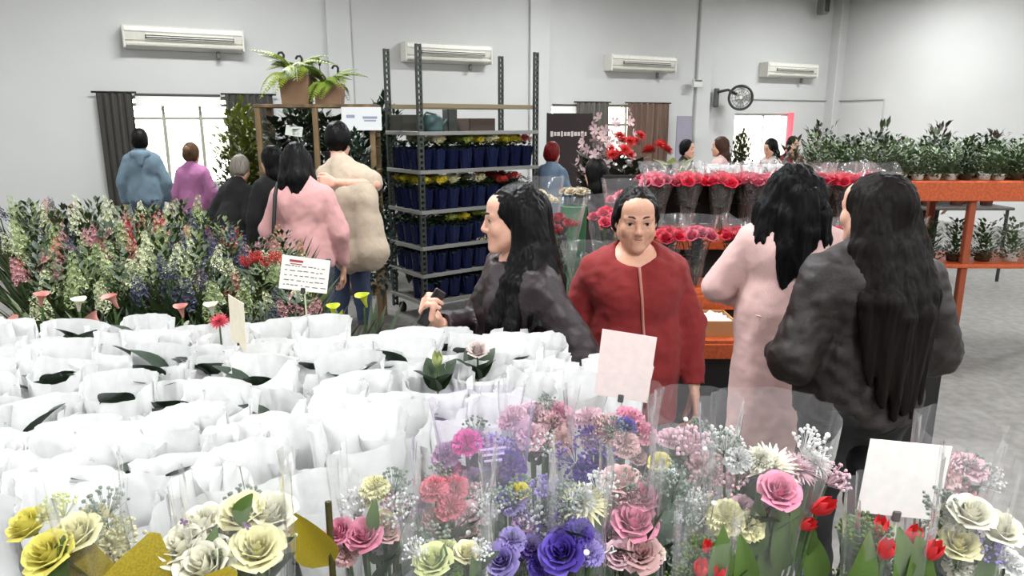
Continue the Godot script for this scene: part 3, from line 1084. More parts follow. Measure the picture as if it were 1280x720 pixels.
		"head":
			# dense spike of small blossoms (stock, snapdragon)
			for i in 22:
				var y := i / 22.0
				var an := i * 2.4
				var rad := 0.19 * (1.05 - 0.75 * y)
				var b := Geo.new()
				var sz := 0.15 * (1.1 - 0.7 * y)
				for j in 4:
					var a0 := TAU * j / 4 + i
					b.sheet(1, 2, func(u: float, w: float) -> Vector3:
						var s := u * 2.0 - 1.0
						var aa := a0 + s * 0.7 * w
						return Vector3(cos(aa) * w, 0.3 * w * w, sin(aa) * w) * sz)
				var out := Vector3(cos(an), 0.45, sin(an)).normalized()
				g.add(b, Transform3D(look_basis(out, Vector3(0.3, 1, 0.2)), Vector3(cos(an) * rad, y, sin(an) * rad)))
		"tuft":
			# foliage of a bushy pot plant
			for i in 40:
				var an := r.randf() * TAU
				var up := r.randf_range(0.1, 1.0)
				var rad := r.randf_range(0.15, 0.5)
				var dir := Vector3(cos(an), r.randf_range(0.1, 1.0), sin(an)).normalized()
				leaf_into(g, Vector3(cos(an) * rad * 0.6, up * 0.75, sin(an) * rad * 0.6), dir, r.randf_range(0.22, 0.4), 0.32)
		"fine":
			# small-leaved bushy foliage
			for i in 120:
				var an := r.randf() * TAU
				var up := r.randf_range(0.0, 1.0)
				var rad := r.randf_range(0.05, 0.5) * (1.0 - 0.35 * up)
				var dir := Vector3(cos(an), r.randf_range(0.2, 1.6), sin(an)).normalized()
				leaf_into(g, Vector3(cos(an) * rad, up * 0.85, sin(an) * rad), dir, r.randf_range(0.10, 0.2), 0.28)
		"grass":
			for i in 36:
				var an := r.randf() * TAU
				var dir := Vector3(cos(an) * r.randf_range(0.05, 0.45), 1, sin(an) * r.randf_range(0.05, 0.45)).normalized()
				leaf_into(g, Vector3(cos(an), 0, sin(an)) * 0.1, dir, r.randf_range(0.6, 1.0), 0.055)
		"frond":
			for i in 20:
				var w := i / 20.0
				var p := Vector3(0, w * 0.95 - 0.75 * w * w, w * 0.25 + w * w * 0.6)
				for s in [-1.0, 1.0]:
					leaf_into(g, p, Vector3(s, 0.25 - 0.5 * w, 0.45).normalized(), 0.24 * sin(PI * (0.16 + 0.8 * w)) + 0.03, 0.13)
			g.tube([Vector3.ZERO, Vector3(0, 0.29, 0.275), Vector3(0, 0.2, 0.85)], [0.012, 0.01, 0.004], 4, false)
		"tree":
			for i in 620:
				var dd := Vector3(r.randfn(), r.randfn(), r.randfn()).normalized() * pow(r.randf(), 0.4)
				var p := Vector3(dd.x * 0.5 * (1.0 - 0.3 * dd.y), dd.y * 0.85, dd.z * 0.5)
				leaf_into(g, p, (dd + Vector3(0, 0.5, 0) + Vector3(r.randfn(), r.randfn(), r.randfn()) * 0.4).normalized(), r.randf_range(0.10, 0.20), 0.25)
	shapes[key] = g.mesh()
	return shapes[key]

func leaf_into(g: Geo, p: Vector3, dir: Vector3, ln: float, wd: float) -> void:
	var side := dir.cross(Vector3.UP)
	side = side.normalized() if side.length() > 0.05 else Vector3.RIGHT
	var nrm := side.cross(dir)
	var a := g.pt(p)
	var l := g.pt(p + dir * ln * 0.45 + side * ln * wd + nrm * ln * 0.06)
	var m := g.pt(p + dir * ln * 0.5)
	var rr := g.pt(p + dir * ln * 0.45 - side * ln * wd + nrm * ln * 0.06)
	var t := g.pt(p + dir * ln * 0.96 - nrm * ln * 0.16)
	g.tri(a, l, m)
	g.tri(a, m, rr)
	g.tri(l, t, m)
	g.tri(m, t, rr)

# a sheet rolled to a sleeve: round below, a flattened flare above, corners drawn up
func sleeve_mesh(r0: float, ax: float, az: float, hf: float, hb: float, peak: float, seed: int, nu := 40, nw := 12, crumple := 0.006) -> ArrayMesh:
	var no := FastNoiseLite.new()
	no.seed = seed
	no.frequency = 1.0
	var g := Geo.new()
	g.sheet(nu, nw, func(u: float, w: float) -> Vector3:
		var an := u * TAU * 1.03
		var c := cos(an)
		var s := sin(an)
		var k := pow(w, 1.25)
		var e := lerpf(1.0, 0.72, k)
		var px: float = signf(c) * pow(absf(c), e) * lerpf(r0, ax, k)
		var pz: float = signf(s) * pow(absf(s), lerpf(1.0, 1.15, k)) * lerpf(r0, az, k)
		var top := lerpf(hb, hf, 0.5 + 0.5 * s) + peak * pow(absf(c), 5.0)
		var n := no.get_noise_3d(c * 2.2, w * 2.5, s * 2.2) * crumple * 2.5 * (0.3 + w) + no.get_noise_3d(c * 7.0, w * 6.0, s * 7.0) * crumple * (0.3 + w)
		var f := 1.0 + n / maxf(0.03, Vector2(px, pz).length()) + u * 0.012
		return Vector3(px * f, w * top, pz * f))
	return g.mesh()

# a butterfly print, lying on the paper
func butterfly_mesh() -> ArrayMesh:
	var g := Geo.new()
	for s in [-1.0, 1.0]:
		for q in [[0.9, 0.62, 0.75], [0.65, 0.42, -0.6]]:
			var c := g.pt(Vector3.ZERO)
			var ids := []
			for i in 9:
				var t := i / 8.0
				var an: float = q[2] + (t - 0.5) * 1.25
				var rad: float = q[0] * pow(sin(PI * (0.1 + 0.8 * t)), 0.5)
				ids.append(g.pt(Vector3(s * cos(an) * rad, sin(an) * rad, 0.0)))
			for i in 8:
				g.tri(c, ids[i], ids[i + 1])
	return g.mesh()

var stem_mat: StandardMaterial3D
func flower(kind: String, col: Color, parent: Node, at: Vector3, size: float, face := Vector3.UP, turn := 0.0) -> MeshInstance3D:
	var b := look_basis(face, Vector3(sin(turn), 0.13, cos(turn)))
	return part({"rose": "rose", "ruffle": "carnation", "mum": "chrysanthemum", "tulip": "tulip", "calla": "calla_lily", "blossom": "blossom", "cluster": "filler_spray", "head": "flower_spike"}[kind.get_slice(" ", 0)], shape(kind), petal_mat(col), parent, Transform3D(b.scaled(Vector3.ONE * size), at))

func stem(parent: Node, a: Vector3, b: Vector3, r := 0.0028, ma: Material = null) -> void:
	var mid := a.lerp(b, 0.55) + Vector3(0, 0.02, 0)
	part("stem", tube_mesh([a, mid, b], r, 5), ma if ma else leaf_mat(Color(0.30, 0.42, 0.20)), parent)

# name, colour, x, y, z, radius of each bloom; leaves; the sleeve's axis foot and rim
const TINTS := {"white": Color(0.93, 0.92, 0.84), "cream": Color(0.93, 0.91, 0.72), "lime": Color(0.84, 0.86, 0.62), "pink": Color(0.9, 0.58, 0.68), "pale": Color(0.9, 0.75, 0.79), "coral": Color(0.91, 0.5, 0.56), "mag": Color(0.87, 0.28, 0.62), "mauve": Color(0.72, 0.56, 0.7), "purple": Color(0.38, 0.28, 0.58), "violet": Color(0.35, 0.26, 0.66), "lav": Color(0.62, 0.56, 0.8), "red": Color(0.9, 0.2, 0.22), "blush": Color(0.88, 0.72, 0.71), "snow": Color(0.9, 0.9, 0.89), "green": Color(0.36, 0.46, 0.18), "grey": Color(0.52, 0.58, 0.52), "yellow": Color(0.88, 0.84, 0.42)}
const BOUQUETS := [
	{"label": "bouquet of creamy white roses in clear sleeve printed with butterflies", "foot": Vector3(-0.328, 0.62, -0.798), "rim": Vector3(-0.352, 1.373, -0.824), "half": 0.071, "look": "butterfly",
		"blooms": [["rose", "white", -0.41, 1.284, -0.8, 0.0299], ["rose", "white", -0.398, 1.296, -0.83, 0.0308], ["rose", "cream", -0.347, 1.307, -0.84, 0.031], ["rose", "white", -0.316, 1.301, -0.85, 0.0335], ["rose", "cream", -0.317, 1.282, -0.8, 0.0319], ["rose", "white", -0.376, 1.269, -0.78, 0.0372], ["rose", "cream", -0.366, 1.286, -0.83, 0.0257], ["ruffle", "green", -0.362, 1.284, -0.8, 0.0159], ["cluster", "lime", -0.333, 1.275, -0.8, 0.02]],
		"leaves": [["green", -0.368, 1.286, -0.8, 0.07, 0.3], ["green", -0.344, 1.264, -0.8, 0.08, -0.4], ["green", -0.319, 1.347, -0.8, 0.06, 0.8]]},
	{"label": "bouquet of pink roses and pale carnations in silvery clear sleeve", "foot": Vector3(-0.189, 0.62, -0.955), "rim": Vector3(-0.203, 1.32, -0.984), "half": 0.066, "look": "",
		"blooms": [["ruffle", "cream", -0.21, 1.259, -1, 0.0256], ["rose", "pink", -0.254, 1.211, -0.95, 0.0212], ["rose", "pink", -0.218, 1.206, -0.95, 0.0271], ["rose", "blush", -0.185, 1.199, -0.97, 0.0204], ["cluster", "snow", -0.238, 1.218, -1, 0.0344], ["cluster", "snow", -0.172, 1.224, -1, 0.0295], ["ruffle", "blush", -0.247, 1.177, -0.95, 0.0237]],
		"leaves": [["green", -0.199, 1.242, -0.95, 0.06, 0.2]]},
	{"label": "small bouquet of lime roses with white lace trim along the sleeve", "foot": Vector3(-0.081, 0.62, -0.827), "rim": Vector3(-0.087, 1.305, -0.854), "half": 0.058, "look": "",
		"blooms": [["rose", "lime", -0.104, 1.237, -0.84, 0.0252], ["rose", "cream", -0.06, 1.236, -0.86, 0.0182], ["cluster", "snow", -0.126, 1.249, -0.84, 0.021], ["cluster", "snow", -0.042, 1.249, -0.84, 0.0189], ["ruffle", "green", -0.084, 1.223, -0.84, 0.0211]],
		"leaves": [["green", -0.089, 1.237, -0.84, 0.06, 0.1], ["green", -0.053, 1.223, -0.84, 0.06, -0.4]]},
	{"label": "bouquet of coral pink carnations in frosted clear sleeve", "foot": Vector3(-0.088, 0.62, -1.103), "rim": Vector3(-0.095, 1.255, -1.135), "half": 0.075, "look": "",
		"blooms": [["ruffle", "coral", -0.135, 1.191, -1.12, 0.0287], ["ruffle", "coral", -0.107, 1.158, -1.12, 0.0302], ["ruffle", "pale", -0.074, 1.143, -1.12, 0.0303], ["cluster", "snow", -0.048, 1.153, -1.15, 0.0282], ["ruffle", "blush", -0.138, 1.135, -1.12, 0.0248], ["ruffle", "mauve", -0.165, 1.158, -1.12, 0.0192]],
		"leaves": []},
	{"label": "bouquet of magenta carnation and mauve blooms in lilac printed sleeve", "foot": Vector3(-0.054, 0.62, -1.277), "rim": Vector3(-0.058, 1.261, -1.313), "half": 0.098, "look": "lilac",
		"blooms": [["ruffle", "mag", -0.09, 1.192, -1.3, 0.0343], ["ruffle", "mag", -0.057, 1.178, -1.32, 0.0285], ["ruffle", "mauve", -0.132, 1.165, -1.3, 0.0345], ["ruffle", "pink", -0.126, 1.131, -1.3, 0.0284], ["ruffle", "purple", 0, 1.141, -1.3, 0.0377], ["cluster", "lav", -0.038, 1.172, -1.3, 0.0376], ["ruffle", "violet", -0.013, 1.11, -1.3, 0.0285]],
		"leaves": []},
	{"label": "large bouquet of pale pink carnations leaning on the white wraps", "foot": Vector3(0.056, 0.62, -1.436), "rim": Vector3(0.06, 1.247, -1.476), "half": 0.086, "look": "",
		"blooms": [["ruffle", "pale", 0, 1.174, -1.46, 0.0382], ["ruffle", "pale", 0.045, 1.168, -1.5, 0.0428], ["ruffle", "blush", 0.088, 1.15, -1.48, 0.0424], ["ruffle", "pale", 0.038, 1.145, -1.43, 0.0377], ["ruffle", "pink", 0.108, 1.164, -1.52, 0.0361], ["ruffle", "blush", 0.111, 1.131, -1.44, 0.038], ["cluster", "snow", 0.069, 1.113, -1.43, 0.0413]],
		"leaves": []},
	{"label": "bouquet of pink carnations over violet statice below white price card", "foot": Vector3(0.195, 0.62, -1.365), "rim": Vector3(0.21, 1.254, -1.403), "half": 0.101, "look": "",
		"blooms": [["ruffle", "pale", 0.166, 1.17, -1.47, 0.042], ["ruffle", "blush", 0.211, 1.163, -1.45, 0.0415], ["ruffle", "pink", 0.255, 1.178, -1.45, 0.0414], ["ruffle", "pink", 0.282, 1.158, -1.42, 0.0374], ["cluster", "purple", 0.121, 1.138, -1.32, 0.0447], ["cluster", "purple", 0.172, 1.131, -1.32, 0.0447], ["ruffle", "violet", 0.144, 1.114, -1.32, 0.0288], ["ruffle", "blush", 0.234, 1.156, -1.37, 0.0362], ["ruffle", "pale", 0.174, 1.14, -1.42, 0.0341]],
		"leaves": []},
	{"label": "bouquet of white chrysanthemum above deep violet roses", "foot": Vector3(0.093, 0.62, -0.916), "rim": Vector3(0.099, 1.336, -0.944), "half": 0.043, "look": "script_a",
		"blooms": [["mum", "cream", 0.108, 1.255, -0.96, 0.04], ["rose", "violet", 0.07, 1.21, -0.9, 0.0314], ["ruffle", "lav", 0.11, 1.21, -0.9, 0.0225], ["ruffle", "violet", 0.096, 1.232, -0.92, 0.0251], ["ruffle", "purple", 0.075, 1.225, -0.92, 0.0205], ["mum", "white", 0.081, 1.231, -0.97, 0.0239], ["cluster", "snow", 0.13, 1.27, -0.97, 0.0308]],
		"leaves": []},
	{"label": "bouquet of lavender roses with one yellow bud", "foot": Vector3(0.008, 0.62, -0.933), "rim": Vector3(0.009, 1.321, -0.962), "half": 0.053, "look": "",
		"blooms": [["rose", "yellow", 0.01, 1.254, -0.99, 0.0169], ["rose", "lav", -0.016, 1.19, -0.91, 0.0262], ["ruffle", "purple", 0.028, 1.2, -0.93, 0.0232], ["ruffle", "lav", 0, 1.213, -0.93, 0.0231], ["cluster", "lav", 0.05, 1.257, -0.98, 0.0287], ["cluster", "snow", -0.034, 1.225, -0.98, 0.0289], ["ruffle", "mauve", 0.018, 1.217, -0.96, 0.0213], ["ruffle", "violet", 0.041, 1.183, -0.91, 0.0205], ["cluster", "grey", -0.012, 1.245, -0.98, 0.0288]],
		"leaves": []},
	{"label": "tall bouquet of five pink roses one above another", "foot": Vector3(0.176, 0.62, -0.969), "rim": Vector3(0.19, 1.313, -0.998), "half": 0.042, "look": "script_b",
		"blooms": [["rose", "blush", 0.172, 1.246, -1.04, 0.0316], ["rose", "pink", 0.2, 1.229, -1.02, 0.0299], ["rose", "pink", 0.188, 1.203, -0.99, 0.0342], ["rose", "blush", 0.192, 1.17, -0.96, 0.0323], ["rose", "pale", 0.163, 1.168, -0.96, 0.024], ["ruffle", "white", 0.218, 1.17, -0.96, 0.0168]],
		"leaves": []},
	{"label": "grey-green eucalyptus bunch in sleeve with white script print", "foot": Vector3(0.238, 0.62, -0.978), "rim": Vector3(0.256, 1.323, -1.008), "half": 0.045, "look": "script_c",
		"blooms": [["cluster", "grey", 0.246, 1.254, -1, 0.0342], ["cluster", "grey", 0.259, 1.199, -1, 0.037], ["cluster", "snow", 0.243, 1.254, -1.03, 0.0225], ["cluster", "snow", 0.279, 1.233, -1, 0.0196], ["cluster", "grey", 0.271, 1.157, -0.98, 0.0367], ["ruffle", "grey", 0.251, 1.157, -0.98, 0.022]],
		"leaves": [["grey", 0.246, 1.213, -1, 0.09, 0.3], ["grey", 0.272, 1.186, -1, 0.09, -0.3], ["grey", 0.262, 1.144, -1, 0.08, 0.1]]},
	{"label": "bouquet of pale pink filler sprays with one yellow-green bud", "foot": Vector3(0.311, 0.62, -1.183), "rim": Vector3(0.334, 1.302, -1.217), "half": 0.085, "look": "",
		"blooms": [["rose", "yellow", 0.263, 1.205, -1.18, 0.02], ["cluster", "pale", 0.321, 1.224, -1.2, 0.0433], ["cluster", "blush", 0.371, 1.176, -1.2, 0.0495], ["cluster", "pale", 0.338, 1.152, -1.18, 0.0432], ["ruffle", "pale", 0.297, 1.224, -1.25, 0.03], ["cluster", "snow", 0.395, 1.211, -1.24, 0.0417], ["ruffle", "blush", 0.337, 1.192, -1.2, 0.0261]],
		"leaves": []},
	{"label": "mixed bouquet of white chrysanthemum, pink roses, cream blooms and red tulips", "foot": Vector3(0.362, 0.62, -0.987), "rim": Vector3(0.389, 1.366, -1.017), "half": 0.103, "look": "",
		"blooms": [["mum", "white", 0.406, 1.281, -1.03, 0.0473], ["mum", "pale", 0.453, 1.27, -1.04, 0.0353], ["rose", "pink", 0.396, 1.266, -0.97, 0.0308], ["ruffle", "cream", 0.32, 1.217, -0.98, 0.0326], ["ruffle", "cream", 0.352, 1.209, -0.97, 0.0288], ["tulip", "red", 0.457, 1.244, -0.96, 0.0248], ["tulip", "red", 0.438, 1.215, -0.96, 0.0178], ["mum", "snow", 0.487, 1.274, -1.05, 0.0305], ["cluster", "snow", 0.467, 1.296, -1.05, 0.0354], ["cluster", "pale", 0.501, 1.251, -1.03, 0.0301], ["cluster", "pale", 0.348, 1.239, -1.04, 0.0329]],
		"leaves": [["green", 0.375, 1.211, -0.98, 0.12, 0.25], ["green", 0.407, 1.191, -0.98, 0.13, -0.1], ["green", 0.426, 1.205, -0.98, 0.12, -0.35], ["green", 0.394, 1.157, -0.98, 0.12, 0.1], ["green", 0.452, 1.157, -0.98, 0.12, -0.3], ["green", 0.368, 1.143, -0.98, 0.1, 0.4]]},
	{"label": "bunch of red tulips low in front of the cream blooms", "foot": Vector3(0.24, 0.62, -0.83), "rim": Vector3(0.259, 1.291, -0.857), "half": 0.041, "look": "",
		"blooms": [["tulip", "red", 0.261, 1.243, -0.86, 0.0129], ["tulip", "red", 0.249, 1.223, -0.84, 0.019], ["tulip", "red", 0.272, 1.22, -0.84, 0.02]],
		"leaves": [["green", 0.278, 1.249, -0.84, 0.1, 0.2], ["green", 0.3, 1.237, -0.84, 0.1, -0.2]]},
	{"label": "bunch of red tulips beside the blank white card", "foot": Vector3(0.45, 0.62, -0.799), "rim": Vector3(0.484, 1.338, -0.825), "half": 0.057, "look": "",
		"blooms": [["tulip", "red", 0.478, 1.284, -0.84, 0.0187], ["tulip", "red", 0.466, 1.277, -0.8, 0.02], ["tulip", "red", 0.509, 1.283, -0.82, 0.0193], ["tulip", "red", 0.524, 1.275, -0.8, 0.02]],
		"leaves": [["green", 0.485, 1.264, -0.8, 0.12, -0.2], ["green", 0.45, 1.264, -0.8, 0.12, 0.4], ["green", 0.511, 1.258, -0.8, 0.12, 0.1]]},
	{"label": "bouquet of white roses and blue statice at the end of the bench", "foot": Vector3(0.574, 0.62, -0.843), "rim": Vector3(0.617, 1.357, -0.87), "half": 0.053, "look": "",
		"blooms": [["rose", "white", 0.608, 1.295, -0.86, 0.0275], ["rose", "white", 0.649, 1.272, -0.86, 0.0277], ["cluster", "lav", 0.633, 1.236, -0.86, 0.0279], ["rose", "cream", 0.599, 1.248, -0.86, 0.0257], ["ruffle", "snow", 0.673, 1.224, -0.86, 0.0258]],
		"leaves": [["green", 0.64, 1.224, -0.86, 0.1, 0.2]]},
	{"label": "bouquet of blush carnations behind the blank white card", "foot": Vector3(0.724, 0.62, -1.127), "rim": Vector3(0.778, 1.285, -1.16), "half": 0.076, "look": "",
		"blooms": [["ruffle", "blush", 0.753, 1.202, -1.15, 0.0335], ["ruffle", "pale", 0.8, 1.217, -1.15, 0.0334], ["ruffle", "pink", 0.786, 1.172, -1.15, 0.0309], ["cluster", "snow", 0.825, 1.187, -1.15, 0.0336]],
		"leaves": []},
	{"label": "bouquet of yellow roses at the corner of the flower table", "foot": Vector3(-0.515, 0.62, -0.816), "rim": Vector3(-0.554, 1.363, -0.843), "half": 0.051, "look": "",
		"blooms": [["rose", "yellow", -0.579, 1.275, -0.8, 0.0299], ["rose", "cream", -0.56, 1.284, -0.83, 0.0288], ["rose", "yellow", -0.635, 1.284, -0.85, 0.0273], ["cluster", "lime", -0.591, 1.301, -0.85, 0.0272]],
		"leaves": [["green", -0.561, 1.264, -0.8, 0.09, 0.2]]},
]

func build_people() -> void:
	var knit := noise_tex("knit", 0.12, 0.28)
	var leather := noise_tex("leather", 0.06, 0.35)
	var fleece := noise_tex("fleece", 0.16, 0.35)
	# woman seen in profile, in a dark plum jacket, holding a phone
	person({
		"label": "woman with long black hair in dark plum jacket, seen side-on holding a phone", "at": Vector3(0.02, 0, -2.40), "turn": -PI / 2 + 0.40, "tall": 1.585, "cell": 0.0105, "fine": 0.0042, "seed": 11,
		"skin": Color(0.86, 0.66, 0.57), "look": -0.36, "nod": 0.04, "curl": 0.9, "lip": Color(0.72, 0.42, 0.40),
		"arms": [[Vector3(0.245, 1.06, -0.13), Vector3(0.24, 0.93, 0.08)], [Vector3(-0.21, 1.08, 0.07), Vector3(-0.09, 1.14, 0.255)]],
		"hand_dir": [Vector3(-0.3, 0.3, 1), Vector3(0.15, 0.75, 0.65)], "hand_back": [Vector3(0.5, 0.8, 0), Vector3(-0.55, -0.25, 0.75)], "grip": [false, true], "thumb": [-1.0, 1.0],
		"top": {"name": "jacket", "mat": mat(Color(0.17, 0.105, 0.122), 0.5, leather, Vector3(7, 7, 7), {"bump": 0.12}), "thick": 0.024, "sleeve": 0.016, "hem": 0.86, "fold": 0.016, "fold2": 0.006, "open": 0.062, "under": mat(Color(0.05, 0.045, 0.05), 0.7), "collar": 1.40, "neck_r": Vector3(0.07, 0.07, 0.085)},
		"bottom": {"mat": mat(Color(0.10, 0.11, 0.15), 0.8, knit, Vector3(9, 9, 9))},
		"hair": {"col": Color(0.055, 0.048, 0.05), "low": -0.48, "face_w": 0.082, "face_h": 0.092, "face_d": 0.108, "rough": 0.45, "part": 0.0, "locks": [
			{"p": [Vector3(-0.062, 0.04, -0.02), Vector3(-0.08, -0.1, -0.02), Vector3(-0.10, -0.22, 0.06), Vector3(-0.10, -0.34, 0.11)], "r": [0.03, 0.03, 0.03, 0.014]},
			{"p": [Vector3(0.0, 0.03, -0.08), Vector3(0.0, -0.12, -0.095), Vector3(0.02, -0.22, -0.12), Vector3(0.03, -0.40, -0.155)], "r": [0.05, 0.052, 0.05, 0.02]},
			{"p": [Vector3(0.05, 0.03, -0.06), Vector3(0.07, -0.1, -0.08), Vector3(0.10, -0.2, -0.10), Vector3(0.13, -0.34, -0.12), Vector3(0.13, -0.46, -0.12)], "r": [0.042, 0.045, 0.045, 0.035, 0.012]},
			{"p": [Vector3(0.062, 0.04, -0.03), Vector3(0.085, -0.1, -0.045), Vector3(0.13, -0.2, -0.05), Vector3(0.175, -0.34, -0.06), Vector3(0.18, -0.47, -0.05)], "r": [0.036, 0.04, 0.04, 0.032, 0.012]},
			{"p": [Vector3(0.062, 0.04, -0.02), Vector3(0.08, -0.1, -0.02), Vector3(0.13, -0.2, 0.0), Vector3(0.17, -0.33, 0.03), Vector3(0.165, -0.46, 0.06)], "r": [0.026, 0.03, 0.038, 0.032, 0.012]},
			{"p": [Vector3(0.058, 0.05, -0.01), Vector3(0.076, -0.07, -0.01), Vector3(0.11, -0.19, 0.03), Vector3(0.135, -0.32, 0.085), Vector3(0.12, -0.44, 0.12)], "r": [0.02, 0.022, 0.03, 0.028, 0.010]}]},
	})
	# woman in the red sweater, facing the camera
	person({
		"label": "woman with pulled-back dark hair in a red knitted sweater", "at": Vector3(0.452, 0, -2.62), "turn": -0.03, "tall": 1.555, "wide": 0.98, "cell": 0.0105, "fine": 0.004, "seed": 4, "full": 0.75, "old": true,
		"skin": Color(0.80, 0.60, 0.50), "nod": 0.1, "look": -0.02, "lip": Color(0.70, 0.47, 0.42), "brow": Color(0.16, 0.11, 0.09),
		"top": {"name": "sweater", "mat": mat(Color(0.56, 0.12, 0.12), 0.85, knit, Vector3(10, 10, 10), {"bump": 0.2, "rim": 0.3}), "thick": 0.016, "sleeve": 0.012, "hem": 0.72, "fold": 0.014, "neck_r": Vector3(0.088, 0.085, 0.10), "neck_y": 1.425, "neck_z": 0.065, "stripe": [0.004, 0.055]},
		"bottom": {"mat": mat(Color(0.07, 0.07, 0.09), 0.8)},
		"hair": {"col": Color(0.075, 0.05, 0.045), "low": -0.1, "face_w": 0.074, "face_h": 0.105, "puff": 0.011, "locks": [
			{"p": [Vector3(-0.062, 0.05, 0.03), Vector3(-0.072, 0.01, 0.0), Vector3(-0.062, -0.04, -0.035)], "r": [0.018, 0.016, 0.014]},
			{"p": [Vector3(0.062, 0.05, 0.03), Vector3(0.072, 0.01, 0.0), Vector3(0.062, -0.04, -0.035)], "r": [0.018, 0.016, 0.014]},
			{"p": [Vector3(0, 0.0, -0.1), Vector3(0, -0.06, -0.11)], "r": [0.04, 0.03]}]},
	})
	# woman in the pale pink coat, seen from behind
	person({
		"label": "woman with wavy black hair in a long pale pink coat, seen from behind", "at": Vector3(1.195, 0, -3.05), "turn": PI - 0.25, "tall": 1.61, "wide": 1.06, "cell": 0.012, "fine": 0.0055, "seed": 8, "face": false, "look": -0.2,
		"arms": [[Vector3(0.27, 1.08, 0.02), Vector3(0.20, 0.98, 0.25)], [Vector3(-0.24, 1.09, 0.02), Vector3(-0.17, 1.0, 0.26)]],
		"top": {"name": "coat", "mat": mat(Color(0.91, 0.755, 0.735), 0.9, knit, Vector3(9, 9, 9), {"bump": 0.1, "rim": 0.25}), "thick": 0.024, "sleeve": 0.012, "hem": 0.32, "flare": 0.02, "fold": 0.008, "fold2": 0.0025, "seam": 0.995, "collar": 1.40},
		"bottom": {"mat": mat(Color(0.12, 0.12, 0.15), 0.8)},
		"hair": {"col": Color(0.022, 0.021, 0.028), "rough": 0.55, "low": -0.37, "wave": 0.005, "wave2": 0.014, "cell": 0.0055, "locks": [
			{"p": [Vector3(0.0, 0.05, -0.05), Vector3(0.0, -0.1, -0.09), Vector3(-0.01, -0.22, -0.12), Vector3(0.0, -0.36, -0.13)], "r": [0.07, 0.075, 0.06, 0.028], "flat": Vector3(1, 1, 0.8)},
			{"p": [Vector3(0.05, 0.04, -0.03), Vector3(0.085, -0.08, -0.06), Vector3(0.09, -0.2, -0.09), Vector3(0.075, -0.31, -0.11)], "r": [0.055, 0.055, 0.05, 0.02]},
			{"p": [Vector3(-0.05, 0.04, -0.03), Vector3(-0.09, -0.08, -0.05), Vector3(-0.11, -0.19, -0.06), Vector3(-0.13, -0.27, -0.05)], "r": [0.055, 0.055, 0.045, 0.018]},
			{"p": [Vector3(-0.03, 0.0, -0.09), Vector3(-0.05, -0.15, -0.1), Vector3(-0.06, -0.32, -0.13)], "r": [0.06, 0.06, 0.024]}]},
	})
	# woman with very long hair and a dark jacket, seen from behind
	person({
		"label": "woman with waist-long straight brown hair in a dark brown jacket, seen from behind", "at": Vector3(1.15, 0, -2.26), "turn": PI + 0.12, "tall": 1.63, "wide": 1.04, "cell": 0.0115, "fine": 0.0055, "seed": 17, "face": false, "look": 0.35,
		"skin": Color(0.86, 0.67, 0.58),
		"arms": [[Vector3(0.24, 1.05, -0.03), Vector3(0.16, 0.98, 0.20)], [Vector3(-0.23, 1.05, -0.03), Vector3(-0.15, 0.98, 0.20)]],
		"top": {"name": "jacket", "mat": mat(Color(0.128, 0.085, 0.07), 0.6, leather, Vector3(6, 6, 6), {"bump": 0.15}), "thick": 0.028, "sleeve": 0.018, "hem": 0.84, "fold": 0.016, "fold2": 0.006, "collar": 1.40},
		"bottom": {"mat": mat(Color(0.025, 0.025, 0.028), 0.8)},
		"hair": {"col": Color(0.085, 0.06, 0.048), "low": -0.62, "wave": 0.005, "wave2": 0.004, "rough": 0.6, "cell": 0.0065, "upright": true, "locks": [
			{"p": [Vector3(0.0, 0.05, -0.05), Vector3(0.0, -0.1, -0.085), Vector3(0.0, -0.25, -0.135), Vector3(0.0, -0.6, -0.17)], "r": [0.06, 0.06, 0.055, 0.02], "flat": Vector3(1, 1, 0.8)},
			{"p": [Vector3(0.05, 0.04, -0.04), Vector3(0.075, -0.1, -0.075), Vector3(0.085, -0.25, -0.13), Vector3(0.085, -0.57, -0.16)], "r": [0.05, 0.05, 0.05, 0.014]},
			{"p": [Vector3(-0.05, 0.04, -0.04), Vector3(-0.075, -0.1, -0.075), Vector3(-0.085, -0.25, -0.13), Vector3(-0.08, -0.59, -0.16)], "r": [0.05, 0.05, 0.05, 0.014]},
			{"p": [Vector3(0.06, 0.0, -0.01), Vector3(0.09, -0.1, -0.04), Vector3(0.12, -0.25, -0.1), Vector3(0.125, -0.5, -0.14)], "r": [0.034, 0.036, 0.036, 0.01]},
			{"p": [Vector3(-0.06, 0.0, -0.01), Vector3(-0.09, -0.1, -0.04), Vector3(-0.12, -0.25, -0.1), Vector3(-0.12, -0.54, -0.14)], "r": [0.034, 0.036, 0.036, 0.01]},
			{"p": [Vector3(0.03, -0.1, -0.09), Vector3(0.04, -0.3, -0.15), Vector3(0.04, -0.62, -0.17)], "r": [0.05, 0.045, 0.01]},
			{"p": [Vector3(-0.03, -0.1, -0.09), Vector3(-0.04, -0.3, -0.15), Vector3(-0.035, -0.63, -0.17)], "r": [0.05, 0.045, 0.01]}]},
	})
